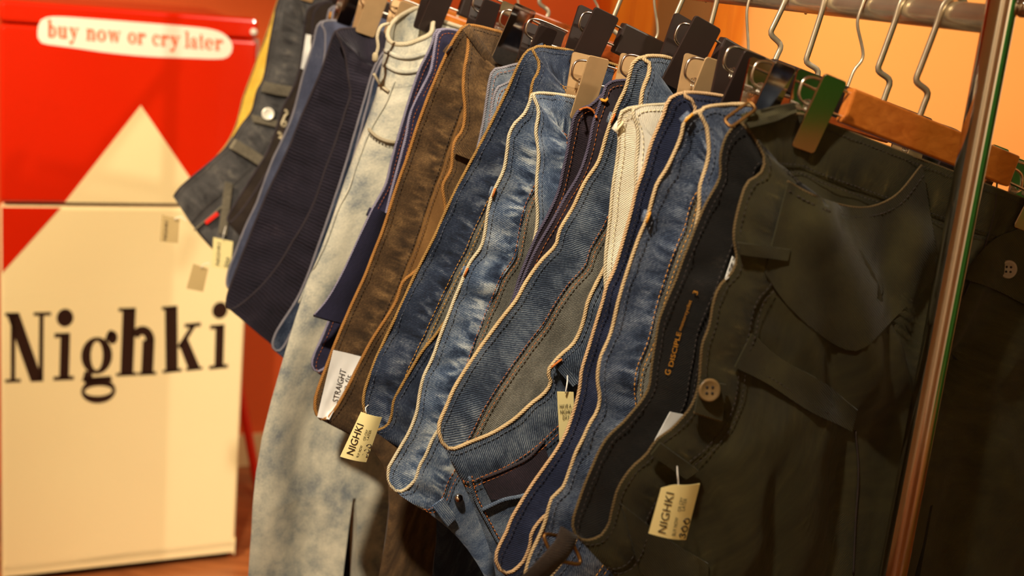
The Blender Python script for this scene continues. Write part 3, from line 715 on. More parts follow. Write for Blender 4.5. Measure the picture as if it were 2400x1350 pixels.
F5 = [(1504, 135), (1487, 142), (1478, 166), (1466, 207), (1448, 246), (1424, 308), (1402, 380), (1372, 425), (1345, 482), (1333, 503), (1311, 541), (1303, 573), (1268, 612), (1233, 660), (1210, 703), (1177, 745), (1134, 803), (1100, 853), (1063, 913), (1043, 960), (1024, 993), (1018, 1023)]
N5 = [(1506, 135), (1522, 148), (1519, 178), (1507, 207), (1501, 246), (1495, 330), (1480, 430), (1455, 540), (1430, 600), (1414, 634), (1397, 667), (1377, 710), (1370, 743), (1360, 775), (1343, 807), (1317, 830), (1297, 852), (1284, 872), (1291, 890), (1287, 907), (1270, 927), (1247, 945), (1200, 987), (1150, 1017), (1090, 1041), (1055, 1057), (1034, 1052)]
GS[5] = garment('jeans', 'medium blue twill jeans gaping wide open with grey lining, held by a large black clip', 0.257, (1560, 134), N5, F5, 'blue5', 'blue5', 'grey_in', 'b_cream',
    dl=0.022, fold=62, legL=(1175, 1350), seed=5, topst='blue_thread', stitch='orange_thread', loops_f=(0.50,), loops_n=(0.36,), W=0.043, tilt=20, bead_r=0.0021, wrinkle=0.0015)

F6 = [(1420, 215), (1385, 247), (1360, 257), (1347, 273), (1339, 308), (1330, 356), (1319, 405), (1312, 440), (1285, 503), (1262, 545), (1238, 600), (1218, 650), (1200, 710), (1155, 800), (1105, 900), (1075, 968)]
N6 = [(1432, 193), (1421, 201), (1413, 225), (1401, 258), (1392, 284), (1381, 338), (1360, 403), (1323, 467), (1290, 527), (1255, 588), (1228, 650), (1212, 690), (1182, 760), (1132, 850), (1095, 930), (1078, 972)]
GS[6] = garment('jeans', 'very dark indigo jeans with a torn orange-stitched waist', 0.315, (1475, 188), N6, F6, 'indigo6', 'indigo6', 'indigo6', 'b_indigobead',
    dl=0.015, fold=45, seed=6, stitch='orange_thread', wrinkle=0.0012)

F7 = [(1247, 222), (1243, 236), (1230, 267), (1206, 290), (1194, 314), (1188, 356), (1180, 400), (1160, 443), (1148, 475), (1143, 497), (1137, 543), (1127, 580), (1103, 613), (1083, 657), (1067, 697), (1051, 738), (1031, 788), (1013, 840), (993, 883), (983, 927), (976, 967), (960, 1010), (940, 1047), (920, 1080), (908, 1102), (908, 1125), (912, 1152)]
N7 = [(1248, 222), (1257, 240), (1262, 267), (1256, 308), (1262, 356), (1257, 450), (1260, 517), (1243, 600), (1218, 680), (1173, 770), (1125, 860), (1085, 930), (1042, 990), (1019, 1021), (1007, 1045), (998, 1068), (984, 1092), (977, 1116), (967, 1136), (948, 1151), (926, 1161)]
GS[7] = garment('jeans', 'bright light-blue jeans with frayed cream edge, left of the gaping blue jeans', 0.372, (1345, 228), N7, F7, 'light7', 'light7', 'grey_in', 'b_ivory',
    dl=0.020, fold=38, legL=(1190, 1350), seed=7, topst='blue_thread', stitch='orange_thread', loops_f=(0.45, 0.33), W=0.043, wrinkle=0.0032, bead_r=0.0020)

F8 = [(1247, 114), (1231, 126), (1215, 154), (1185, 219), (1156, 279), (1118, 352), (1083, 417), (1050, 483), (1020, 550), (1000, 590), (973, 643), (943, 709), (913, 773), (880, 843), (857, 907), (848, 940), (850, 970)]
N8 = [(1248, 114), (1262, 142), (1262, 166), (1249, 192), (1244, 219), (1236, 270), (1218, 330), (1193, 420), (1165, 500), (1148, 570), (1135, 620), (1105, 680), (1072, 722), (1041, 757), (1020, 787), (990, 823), (967, 860), (940, 907), (923, 940), (917, 978), (905, 1002), (883, 1013), (862, 1002)]
GS[8] = garment('jeans', 'dark washed blue jeans with golden corded edge, right of the brown jeans', 0.432, (1335, 118), N8, F8, 'blue8', 'blue8', 'grey_in', 'b_gold',
    dl=0.020, fold=38, legL=(1010, 1350), seed=8, topst='blue_thread', stitch='gold_thread', loops_f=(0.60,), loops_n=(), W=0.043, wrinkle=0.0026)

F9 = [(1175, 160), (1157, 164), (1148, 188), (1142, 225), (1134, 280), (1124, 330), (1106, 390), (1064, 490), (1016, 600), (978, 680)]
N9 = [(1190, 195), (1168, 204), (1157, 230), (1150, 280), (1142, 330), (1118, 400), (1078, 490), (1030, 600), (990, 680)]
GS[9] = garment('jeans', 'pale blue jeans almost hidden between the brown and dark blue jeans', 0.492, (1230, 150), N9, F9, 'pale9', 'pale9', 'grey_in', 'b_slatebead',
    dl=0.014, fold=45, seed=9, stitch='orange_thread')

F10 = [(1090, 61), (1078, 72), (1061, 98), (1037, 148), (1007, 219), (978, 296), (956, 365), (937, 417), (917, 477), (898, 538), (880, 583), (854, 650), (824, 715), (789, 797), (762, 868), (744, 917), (735, 961), (740, 985)]
N10 = [(1091, 61), (1097, 78), (1096, 119), (1088, 166), (1086, 213), (1090, 252), (1084, 305), (1067, 329), (1061, 356), (1057, 398), (1038, 433), (1040, 463), (1044, 490), (1032, 540), (1003, 600), (975, 635), (945, 660), (930, 703), (912, 735), (873, 795), (847, 843), (822, 894), (796, 943), (774, 976), (754, 993)]
GS[10] = garment('jeans', 'faded brown jeans with tan edging and a white label inside the waist', 0.56, (1160, 72), N10, F10, 'brown10', 'brown10', 'brown_in', 'b_tan',
    dl=0.022, fold=32, legL=(880, 1350), seed=10, stitch='dark_thread', loops_f=(0.58,), loops_n=(0.62, 0.80), W=0.046, bead_r=0.0021, wrinkle=0.0016)

F11 = [(1022, 72), (1015, 95), (1004, 122), (985, 160), (966, 213), (945, 281), (919, 373), (903, 435), (876, 485), (843, 556), (815, 622), (788, 690), (768, 760), (745, 812), (727, 852), (727, 868)]
N11 = [(1030, 72), (1020, 104), (1009, 166), (986, 213), (962, 267), (950, 326), (932, 394), (917, 450), (897, 530), (873, 600), (845, 680), (815, 750), (795, 800), (768, 858), (745, 876), (735, 876)]
GS[11] = garment('jeans', 'dark navy jeans with lilac-white edge, between the brown and the acid-washed jeans', 0.64, (1085, 75), N11, F11, 'navy11', 'navy11', 'navy11', 'b_lilac',
    dl=0.016, fold=35, seed=11, legL=(960, 1350), stitch='orange_thread', loops_f=(0.28,), wrinkle=0.0018)

F12 = [(985, 18), (955, 28), (925, 48), (908, 72), (903, 92)]
N12 = [(1008, 80), (985, 92), (955, 103), (925, 105), (910, 100)]
GS[12] = garment('jeans', 'cream and blue acid-washed baggy jeans with drawstring waist', 0.76, (1018, 45), N12, F12, 'acid12', 'acid12', 'acid12', 'b_ivory',
    dl=0.030, fold=104, amin=60, amax=110, legL=(580, 1350), legR=(1010, 1350), W=0.055, bead_r=0.0032, seed=12, stitch=None, fold_amp=0.016, vT=0.95, wrinkle=0.003)

F13 = [(887, 140), (850, 250), (806, 400), (752, 560), (702, 690), (648, 778), (634, 812), (636, 826)]
N13 = [(890, 150), (858, 260), (818, 410), (770, 570), (725, 700), (685, 775), (664, 815), (648, 832)]
GS[13] = garment('jeans', 'jeans with only a pale-edged loop of waistband showing behind the acid-washed jeans', 0.85, (940, 90), N13, F13, 'blue8', 'blue8', 'navy3', 'b_slatebead',
    dl=0.015, fold=45, seed=13, stitch=None)

F14 = [(787, 73), (780, 87), (757, 157), (733, 213), (707, 273), (680, 340), (655, 395), (635, 435), (610, 493), (576, 578), (547, 652), (529, 705), (526, 720)]
N14 = [(788, 73), (798, 97), (810, 133), (817, 187), (822, 220), (810, 260), (792, 317), (762, 400), (738, 470), (713, 522), (684, 570), (647, 630), (602, 681), (565, 713), (540, 729), (530, 728)]
GS[14] = garment('trousers', 'blackish trousers with wide ribbed elastic waistband, left of the acid-washed jeans', 0.95, (850, 68), N14, F14, 'ribbed13', 'ribbed13', 'ribbed13', 'b_darkbead',
    dl=0.022, fold=40, seed=14, legL=(735, 1350), stitch=None, W=0.075, cat='trousers', wrinkle=0.003)

F15 = [(750, 53), (742, 67), (735, 100), (713, 167), (700, 217), (687, 267), (667, 317), (640, 373), (613, 445), (600, 480), (576, 530), (550, 596), (533, 644), (528, 678)]
N15 = [(754, 54), (762, 75), (760, 140), (747, 190), (722, 250), (692, 320), (657, 400), (627, 465), (593, 545), (562, 620), (540, 672), (533, 684)]
GS[15] = garment('jeans', 'slate blue jeans with a thin pale edge, directly left of the ribbed waistband', 1.04, (815, 50), N15, F15, 'slate14', 'slate14', 'slate14', 'b_slatebead',
    dl=0.018, fold=45, seed=15, legL=(745, 1350), stitch=None)

F16 = [(792, 14), (774, 20), (767, 45), (757, 90), (742, 150), (695, 280), (645, 400), (608, 490)]
N16 = [(796, 16), (781, 24), (778, 50), (768, 95), (755, 150), (706, 280), (657, 400), (616, 494)]
GS[16] = garment('jeans', 'slate jeans with one orange bar tack peeking over the slate blue waistband', 1.12, (830, 16), N16, F16, 'slate14', 'slate14', 'slate14', 'b_slatebead',
    dl=0.014, fold=45, seed=16, legL=(760, 1350), stitch=None)

F17 = [(745, 8), (722, 25), (715, 60), (705, 150), (690, 200), (662, 255), (645, 310), (625, 360), (590, 415), (550, 480), (523, 522)]
N17 = [(755, 10), (737, 28), (732, 80), (727, 150), (707, 210), (683, 270), (663, 320), (644, 370), (610, 430), (568, 492), (534, 530)]
GS[17] = garment('jeans', 'dark umber jeans with a white patch and pale embroidery inside the waistband', 1.20, (800, 5), N17, F17, 'umber15', 'umber15', 'umber15', 'b_darkbead',
    dl=0.020, fold=52, seed=17, legL=(690, 1350), stitch=None)

N18 = [(672, -22), (655, 0), (633, 100), (617, 187), (603, 213), (590, 262), (567, 292), (533, 343), (490, 383), (440, 424), (413, 450), (405, 468)]
GS[18] = garment('jeans', 'charcoal washed jeans with silver button and red tab, leftmost dark pair by the fridge', 1.30, (718, -18), N18, N18, 'charcoal16', 'charcoal16', 'charcoal16', 'b_darkbead',
    dl=0.016, fold=62, seed=18, legL=(640, 1350), stitch='dark_thread', W=0.056, loops_n=(), amin=5)

N19 = [(664, -28), (648, 10), (627, 73), (610, 120), (593, 167), (570, 230), (558, 280), (546, 312), (528, 343), (500, 376)]
GS[19] = garment('jeans', 'yellow jeans behind the charcoal pair, at the far end of the rail', 1.40, (702, -30), N19, N19, 'yellow17', 'yellow17', 'yellow17', 'b_gold',
    dl=0.014, fold=60, seed=19, legL=(660, 1350), stitch=None)

# ------------------------------------------------------------------ hangers
def hanger(s, clip, tilt, barm, clipm, hook, label, ch=0.058, cw=0.024, barh=0.028, xr=0.02):
    tl = math.radians(tilt)
    c = to_uvw(on_plane(*clip, s)); u0, z0 = c[0], -c[1]
    x = u0*math.cos(tl)-z0*math.sin(tl); zc = u0*math.sin(tl)+z0*math.cos(tl)
    h, b = -x, -zc
    X = uu*math.cos(tl)-zz*math.sin(tl); Z = uu*math.sin(tl)+zz*math.cos(tl); Y = rr
    o = P0+rr*s
    t = thing('trouser_hanger', label, 'hanger', o-Z*b, 'clip hangers on the rail')
    x1 = h-0.034
    bz = -b+0.016
    x2 = x1+xr
    V, F = box(o, X, Y, Z, -x1, x2, -0.0055, 0.0055, bz-barh/2, bz+barh/2); bevel(mk('bar', V, F, barm, t, smooth=False), 0.002)
    rl = 0.0122
    k = [(0.004, bz+barh/2-0.004), (0.004, bz+barh/2+0.010), (0.004, bz+barh/2+0.021), (-rl-0.0035, bz+barh/2+0.026), (-rl-0.0030, bz+barh/2+0.034), (-rl-0.0022, -0.012)]
    for a in range(190, -31, -20):
        aa = math.radians(a); k.append(((rl+0.0033)*math.cos(aa), (rl+0.0033)*math.sin(aa)))
    if hook == 'wire':
        k = [(0.0, bz+barh/2-0.003), (0.001, bz+barh/2+0.016), (0.006, bz+barh/2+0.030), (-rl-0.002, -0.018)]+k[6:]
    if hook == 'flat':      # crisp bends
        kk = [k[0]]
        for a_, b_, c_ in zip(k[:5], k[1:6], k[2:7]):
            a_, b_, c_ = map(np.array, (a_, b_, c_))
            for d_ in (a_, c_):
                v_ = d_-b_; l_ = np.linalg.norm(v_); kk.append(tuple(b_+v_/l_*min(0.0025, l_*0.4)))
        k = kk+k[6:]
    P = catmull([o+X*a+Z*c_ for a, c_ in k], step=0.003)
    if hook == 'flat': V, F, _ = tube(P, 0.002, 8, flat=(0.0024, 0.0011), ref=X*0.9+Z*0.44)
    else: V, F, _ = tube(P, 0.0015, 8)
    if hook == 'flat': V, F, _ = tube(P, 0.002, 8, flat=(0.0014, 0.0027), ref=Y)
    mk('hook', V, F, 'hookmetal', t)
    hL = h
    for sg in (-1, 1):
        h = hL if sg < 0 else hL+xr; x1 = h-0.034
        P = [o+X*sg*(x1-0.006)+Z*(bz+0.010), o+X*sg*(h+0.012)+Z*(bz+0.010), o+X*sg*(h+0.017)+Z*(bz+0.006), o+X*sg*(h+0.017)+Z*(bz-0.006), o+X*sg*(h+0.012)+Z*(bz-0.010), o+X*sg*(x1-0.006)+Z*(bz-0.010)]
        V, F, _ = tube(catmull(P, step=0.002), 0.0013, 8); mk('clip_rod', V, F, 'wire', t)
        cc = o+X*sg*h+Z*(-b)
        part = None
        for side in (-1, 1):
            # jaw plate: pinched at the bottom, open at the top
            tp = Z*ch+Y*side*0.0095; Zj = tp/np.linalg.norm(tp); Yj = np.cross(X, Zj)*(-1)
            Yj = Y-Zj*(Y@Zj); Yj /= np.linalg.norm(Yj)
            cj = cc+Y*side*(0.0112)
            out = rbox2(cw/2, ch/2, 0.0035)
            V, F = prism(out, cj, X, Zj, Yj*side, 0.0, 0.0028 if clipm == 'blackplastic' else 0.0016)
            if part is None: part = mk('clip', V, F, clipm, t, smooth=False); bevel(part, 0.0006); ob = part
            else: ob = mk('jaw', V, F, clipm, part, smooth=False)
            if sg == -1 and side == -1 or True:
                # turned-in side flange with the pivot eye
                for xs in (-cw/2+0.001, cw/2-0.001):
                    fl = [(-0.004, -0.012), (0.0, 0.012), (0.007, 0.010), (0.010, 0.0), (0.007, -0.008)]
                    pass
        # spring coil between the jaws
        P = [cc+X*(-0.006+0.012*q/36)+Z*0.004+(Y*math.cos(q*0.9)+Z*math.sin(q*0.9))*0.0052 for q in range(37)]
        V, F, _ = tube(P, 0.0006, 5); mk('spring', V, F, 'wire', part)
    return h, b
HD = [
 (1, (1897, 262), 14, 'woodbar', 'chrome', 'flat', 'golden-brown wooden trouser hanger with a shiny green-reflecting clip, nearest the post', 0.064, 0.026, 0.030),
 (2, (1787, 222), 13, 'blackplastic', 'chrome', 'flat', 'dark trouser hanger with chrome clip gripping the nearest blue jeans', 0.058, 0.025, 0.026),
 (3, (1722, 186), 13, 'blackplastic', 'blackplastic', 'wire', 'black trouser hanger whose black clip sits behind the first chrome clip', 0.052, 0.026, 0.026),
 (4, (1632, 208), 11, 'redwood', 'brassclip', 'flat', 'reddish wood trouser hanger with champagne clip, holding the white jeans', 0.060, 0.024, 0.026),
 (5, (1602, 126), 20, 'blackplastic', 'blackplastic', 'flat', 'black trouser hanger with the biggest black clip, holding the gaping blue jeans', 0.070, 0.034, 0.034),
 (6, (1480, 195), 12, 'redwood', 'brassclip', 'wire', 'reddish wood trouser hanger holding the dark indigo jeans', 0.055, 0.024, 0.026),
 (7, (1368, 205), 8, 'woodbar', 'brassclip', 'flat', 'wooden trouser hanger with upright champagne clip, holding the light-blue jeans', 0.068, 0.026, 0.026),
 (8, (1378, 92), 18, 'blackplastic', 'blackplastic', 'flat', 'black trouser hanger with wide black clip above the golden-edged dark blue jeans', 0.066, 0.033, 0.034),
 (9, (1255, 105), 14, 'redwood', 'blackplastic', 'wire', 'trouser hanger with small black clip holding the almost hidden pale jeans', 0.045, 0.024, 0.026),
 (10, (1192, 82), 17, 'blackplastic', 'chrome', 'flat', 'black trouser hanger with slanted dark chrome clip, holding the brown jeans', 0.072, 0.030, 0.030),
 (11, (1130, 42), 14, 'redwood', 'blackplastic', 'wire', 'trouser hanger with black clip holding the lilac-edged navy jeans', 0.045, 0.026, 0.026),
 (12, (1018, 14), 16, 'blackplastic', 'blackplastic', 'flat', 'black trouser hanger with black clip holding the acid-washed jeans', 0.070, 0.030, 0.030),
 (13, (935, 45), 14, 'woodbar', 'brassclip', 'wire', 'wooden trouser hanger behind the drawstring waist', 0.05, 0.024, 0.026),
 (14, (866, 28), 14, 'woodbar', 'brassclip', 'flat', 'wooden trouser hanger with champagne clip holding the ribbed waistband', 0.066, 0.030, 0.026),
 (15, (812, 18), 14, 'blackplastic', 'chrome', 'wire', 'trouser hanger with chrome clip holding the slate blue jeans', 0.05, 0.024, 0.026),
 (16, (835, -12), 14, 'woodbar', 'brassclip', 'wire', 'trouser hanger holding the slate jeans with one orange bar tack', 0.05, 0.024, 0.026),
 (17, (800, -25), 14, 'blackplastic', 'blackplastic', 'wire', 'trouser hanger holding the dark umber jeans', 0.05, 0.024, 0.026),
 (18, (722, -32), 12, 'woodbar', 'brassclip', 'wire', 'trouser hanger holding the charcoal jeans by the fridge', 0.05, 0.024, 0.026),
 (19, (708, -42), 12, 'blackplastic', 'chrome', 'wire', 'trouser hanger holding the yellow jeans at the far end', 0.05, 0.024, 0.026),
]
for k, c, tl, bm, cm, hk, lab, ch, cw, bh in HD:
    h, b = hanger(GS[k].s, c, tl, bm, cm, hk, lab, ch, cw, bh, 0.055 if k == 1 else 0.02); print('hanger', k, 'h=%.3f b=%.3f' % (h, b))

# ------------------------------------------------------------------ details lying on the cloth
def patch(name, g, top, bot, mat, lift=0.003, rows=8, cols=None, thick=0.0014, parent=None, lift2=None, edge=None, far=False, wave=0.0):
    """a sheet following the garment's surface between two pixel curves; lift at top edge -> lift2 at bottom edge"""
    n = cols or 24
    T = catmull([np.array((a, b, 0.0)) for a, b in top], n=n)[:, :2]; B = catmull([np.array((a, b, 0.0)) for a, b in bot], n=n)[:, :2]
    l2 = lift if lift2 is None else lift2
    V = []; UV = []
    for j in range(rows+1):
        t = j/rows
        for i in range(n):
            x, y = T[i]*(1-t)+B[i]*t
            lf = lift*(1-t)+l2*t+wave*math.sin(i*1.3+j*0.8)*math.sin(math.pi*t)
            V.append(g.surf(x, y, lf, far)); UV.append((x*0.0004, 0.1+y*0.0004))
    F = [(j*n+i, (j+1)*n+i, (j+1)*n+i+1, j*n+i+1) for j in range(rows) for i in range(n-1)]
    o = mk(name, V, F, mat, parent or g.root, UV); solid(o, thick, 1.0); return o
def cord(name, g, px, rad, mat, lift=0.003, far=False, step=0.004, dash=None):
    P = catmull([np.array((a, b, 0.0)) for a, b in px], n=max(8, len(px)*5))[:, :2]
    W_ = np.array([g.surf(a, b, lift, far) for a, b in P])
    W_ = catmull(W_, step=0.0015 if dash else step)
    if dash:
        parts = []; i = 0
        while i+2 < len(W_): parts.append(tube(W_[i:i+3], rad, 4)); i += 3
        V, F, _ = merge(parts); o = mk(name, V, F, mat, g.root); o['kind'] = 'stuff'; return o
    V, F, U = tube(W_, rad, 7); return mk(name, V, F, mat, g.root, U)
def button(g, c, r, mat, px_axis=None, lift=0.004, nm='button', holes=True):
    C = g.surf(*c, lift); ax = -rr*0.8-ray(*c)*0.5+zz*0.1
    V, F = disc_lathe(C, ax, [(r*0.9, 0), (r, 0.0012), (r, 0.0022), (r*0.86, 0.0032), (r*0.72, 0.0022), (r*0.02, 0.0020)], 24); o = mk(nm, V, F, mat, g.root)
    if holes:
        a = ax/np.linalg.norm(ax); b1 = np.cross(a, zz); b1 /= np.linalg.norm(b1); b2 = np.cross(a, b1); parts = []
        for sx in (-1, 1):
            for sy in (-1, 1): parts.append(disc_lathe(C+a*0.0019+b1*sx*r*0.25+b2*sy*r*0.25, a, [(r*0.13, 0), (r*0.13, 0.0006)], 8))
        for p in parts: mk('hole', p[0], p[1], 'black_cloth_dark', o)
    return o

# olive cargo trousers
g = GS[1]
patch('pocket_panel', g, [(1846, 425), (1900, 455), (1960, 478), (2030, 487), (2095, 462), (2160, 388)], [(1790, 640), (1850, 720), (1930, 790), (2010, 820), (2080, 760), (2200, 640)], 'olive', 0.010, 10, lift2=0.0012)
cord('pocket_edge', g, [(1846, 425), (1900, 454), (1960, 477), (2030, 486), (2095, 461), (2160, 387)], 0.0009, 'b_olivebrown', 0.0108)
cord('pocket_stitching', g, [(1850, 448), (1900, 476), (1960, 499), (2030, 508), (2105, 482), (2170, 405)], 0.0005, 'dark_thread', 0.0112, dash=1)
patch('belt_loop', g, [(1727, 567), (1850, 584)], [(1733, 595), (1844, 611)], 'olive', 0.006, 3, 8, 0.002)
patch('belt_loop', g, [(1546, 1036), (1637, 1102)], [(1524, 1064), (1606, 1122)], 'olive', 0.006, 3, 8, 0.002)
patch('fly_tab', g, [(1640, 890), (1700, 900)], [(1626, 965), (1690, 985)], 'olive', 0.006, 4, 8, 0.002, lift2=0.007)
cord('fly_tab_edge', g, [(1626, 966), (1690, 986)], 0.0012, 'b_olivebrown', 0.0075)
button(g, (1661, 914), 0.0098, 'button_bone', lift=0.009)
patch('yoke', g, [(1760, 780), (1830, 840), (1920, 890), (2010, 960)], [(1720, 860), (1800, 900), (1890, 960), (1995, 1010)], 'olive', 0.0018, 4, 16, lift2=0.0042)
cord('yoke_stitching', g, [(1730, 850), (1810, 888), (1900, 945), (2000, 1000)], 0.0005, 'dark_thread', 0.0050, dash=1)
patch('pocket_flap', g, [(2275, 620), (2330, 560), (2440, 520)], [(2262, 655), (2330, 678), (2440, 735)], 'olive', 0.004, 5, 12, lift2=0.010)
button(g, (2361, 631), 0.0088, 'button_grey', lift=0.014)
cord('seam', g, [(2338, 410), (2330, 500), (2300, 600), (2262, 690)], 0.0008, 'dark_thread', 0.0025)
patch('leg_pocket', g, [(1455, 1180), (1560, 1260), (1660, 1320)], [(1500, 1345), (1580, 1360), (1660, 1380)], 'olive', 0.0034, 5, 12, lift2=0.0014)
cord('seam', g, [(2005, 1010), (2012, 1100), (2005, 1230), (2000, 1345)], 0.0009, 'dark_thread', 0.0025)
patch('care_label', g, [(1570, 965), (1605, 972)], [(1532, 1035), (1548, 1024)], 'satin', 0.0035, 4, 6, 0.0006)
patch('care_label', g, [(1716, 600), (1728, 610)], [(1696, 660), (1708, 650)], 'satin', 0.0035, 4, 6, 0.0006)
# gold lettering printed on the black lining, running upwards
def line_map(gg, a, b, h, lift=0.0026, far=False):
    a = np.array(a, float); b = np.array(b, float); d = b-a; nrm = np.array((d[1], -d[0]))/np.linalg.norm(d)*(1)
    return [a, b, b+nrm*h, a+nrm*h]
for body, a, b, h in (('G', (1570, 880), (1573, 868), 13), ('DISCIPLE', (1577, 860), (1597, 780), 11), ('motorcyclist', (1599, 776), (1624, 706), 10), ('3', (1634, 692), (1637, 684), 12)):
    lettering('lining_lettering', body, line_map(g, a, b, h), lambda x, y: g.surf(x, y, 0.0034), 'gold_thread', g.root)
# side straps with brass slide buckles
def strap(gg, px, wd, mat, lift):
    P = catmull([gg.surf(a, b, lift) for a, b in px], step=0.004)
    V, F, U = tube(P, 0.005, 8, flat=(wd/2, 0.0012), ref=uu*0.9-zz*0.35); return mk('side_strap', V, F, mat, gg.root, U)
patch('side_strap', g, [(1738, 272), (1800, 252), (1858, 240)], [(1752, 300), (1810, 285), (1866, 268)], 'olive', 0.007, 3, 10, 0.002)
C_ = g.surf(1708, 283, 0.012)
def dring(c, ax1, ax2, w2, h2, r, mat, parent):
    P = catmull([c+ax1*x+ax2*y for x, y in rbox2(w2, h2, min(w2, h2)*0.5, 4)], closed=True, n=40); V, F, _ = tube(P, r, 8, closed=True); return mk('buckle', V, F, mat, parent)
dring(on_plane(1735, 268, 0.035), (uu*0.8+zz*0.55), rr*0.7-uu*0.2+zz*0.5, 0.014, 0.005, 0.0014, 'goldbrass', g.root)
dring(on_plane(1318, 1287, 0.045), uu*0.95-zz*0.3, zz*0.8+rr*0.5-uu*0.3, 0.015, 0.012, 0.0017, 'goldbrass', g.root)
P = catmull([on_plane(1334, 1245, 0.045), on_plane(1322, 1278, 0.040), on_plane(1300, 1305, 0.038), on_plane(1272, 1335, 0.040), on_plane(1240, 1365, 0.045)], step=0.004)
V, F, U = tube(P, 0.006, 8, flat=(0.0105, 0.0014), ref=uu*0.8-zz*0.6); mk('side_strap', V, F, 'umber15', g.root, U)

# brown jeans: white satin label inside the waist, belt loops at the top
g = GS[10]
patch('waist_label', g, [(781, 820), (812, 827), (848, 836)], [(743, 978), (760, 981), (772, 984)], 'satin', 0.0034, 8, 10, 0.0006, wave=0.0006)
gl = g
lettering('label_lettering', 'STRAIGHT', [(792, 944), (812, 868), (798, 863), (779, 940)], lambda x, y: gl.surf(x, y, 0.0046), 'ink', g.root)
lettering('label_lettering', 'e fit', [(812, 915), (823, 880), (813, 876), (803, 911)], lambda x, y: gl.surf(x, y, 0.0046), 'ink', g.root)
patch('belt_loop', g, [(1068, 335), (1112, 352)], [(1062, 358), (1106, 376)], 'brown10', 0.007, 3, 8, 0.002)

# gaping blue jeans: front pocket, side seam and belt loop with tag thread
g = GS[5]
patch('pocket_bag', g, [(1128, 1125), (1180, 1105), (1240, 1080), (1275, 1040)], [(1150, 1170), (1190, 1168), (1250, 1140), (1290, 1090)], 'indigo6', 0.0026, 5, 16, 0.0008)
cord('pocket_edge', g, [(1130, 1122), (1185, 1100), (1240, 1072), (1275, 1034)], 0.0016, 'b_darkbead', 0.0035)
cord('pocket_edge', g, [(1130, 1195), (1180, 1172), (1235, 1158), (1285, 1110)], 0.0022, 'blue5', 0.0045)
cord('side_seam', g, [(1100, 1118), (1112, 1165), (1140, 1220), (1170, 1275)], 0.0016, 'blue5', 0.0035)
cord('side_seam_stitching', g, [(1106, 1116), (1118, 1163), (1146, 1218), (1176, 1273)], 0.0005, 'orange_thread', 0.0038, dash=1)
patch('belt_loop', g, [(1292, 850), (1314, 842)], [(1340, 905), (1356, 893)], 'blue5', 0.006, 5, 5, 0.002)
cord('bartack', g, [(1292, 862), (1306, 850), (1317, 842)], 0.0012, 'orange_thread', 0.009)

# light-blue jeans: belt loop and rivets at the lower end
g = GS[7]
patch('belt_loop', g, [(1012, 1185), (1040, 1165)], [(1048, 1232), (1068, 1212)], 'light7', 0.005, 5, 5, 0.002)
V, F = disc_lathe(g.surf(1074, 1166, 0.004), -ray(1074, 1166), [(0.005, 0), (0.005, 0.002), (0.002, 0.0035)], 14); mk('rivet', V, F, 'chrome', g.root)

# navy jeans: fly tab end
g = GS[11]
P_ = lambda x, y, s_=0.612: on_plane(x, y, s_)
top = [P_(876, 484), P_(840, 560), P_(800, 645), P_(765, 705), P_(736, 739)]; bot = [P_(905, 500, .622), P_(885, 580, .622), P_(850, 665, .622), P_(825, 725, .622), P_(803, 757, .618)]
T = catmull(top, n=24); B = catmull(bot, n=24)
V = [T[i]*(1-j/5)+B[i]*j/5-rr*0.003*math.sin(j/5*3.14) for j in range(6) for i in range(24)]
F = [(j*24+i, (j+1)*24+i, (j+1)*24+i+1, j*24+i+1) for j in range(5) for i in range(23)]
o = mk('fly_tab', V, F, 'navy11', g.root, [(p[0], p[2]) for p in V]); solid(o, 0.003)
V, F, U = tube(catmull([T[-1], (T[-1]+B[-1])/2-rr*0.002, B[-1]], n=12), 0.0019, 7); mk('fly_tab_edge', V, F, 'b_darkbead', g.root, U)
V, F, U = tube(T, 0.0013, 7); mk('fly_tab_edge', V, F, 'b_lilac', g.root, U)

# acid-washed jeans: drawstring, gathered ridges, pocket and side seam
g = GS[12]
cord('pocket_edge', g, [(864, 302), (880, 318), (905, 330), (928, 334)], 0.0022, 'b_ivory', 0.004)
cord('pocket_stitching', g, [(862, 312), (878, 327), (903, 340), (926, 344)], 0.0006, 'dark_thread', 0.003, dash=1)
cord('side_seam', g, [(925, 190), (905, 240), (868, 305), (840, 375), (817, 443), (795, 485), (765, 567), (735, 630), (700, 710)], 0.0013, 'acid12', 0.0022)
cord('pocket_edge', g, [(876, 172), (893, 200), (912, 215)], 0.002, 'b_ivory', 0.004)
for pts in ([(903, 118), (930, 132), (965, 134), (1000, 124)], [(900, 150), (930, 166), (965, 168), (1000, 156)]):
    cord('waist_gather', g, pts, 0.0030, 'acid12', 0.002)
P = catmull([on_plane(912, 55, .725), on_plane(893, 62, .72), on_plane(884, 85, .72), on_plane(886, 110, .72), on_plane(880, 132, .722)], step=0.004)
V, F, U = tube(P, 0.0022, 8); mk('drawstring', V, F, 'b_ivory', g.root, U)
V, F = disc_lathe(on_plane(879, 134, .722), zz, [(0.002, -0.006), (0.0038, -0.004), (0.0038, 0.003), (0.002, 0.006)], 12); mk('cord_end', V, F, 'b_ivory', g.root)

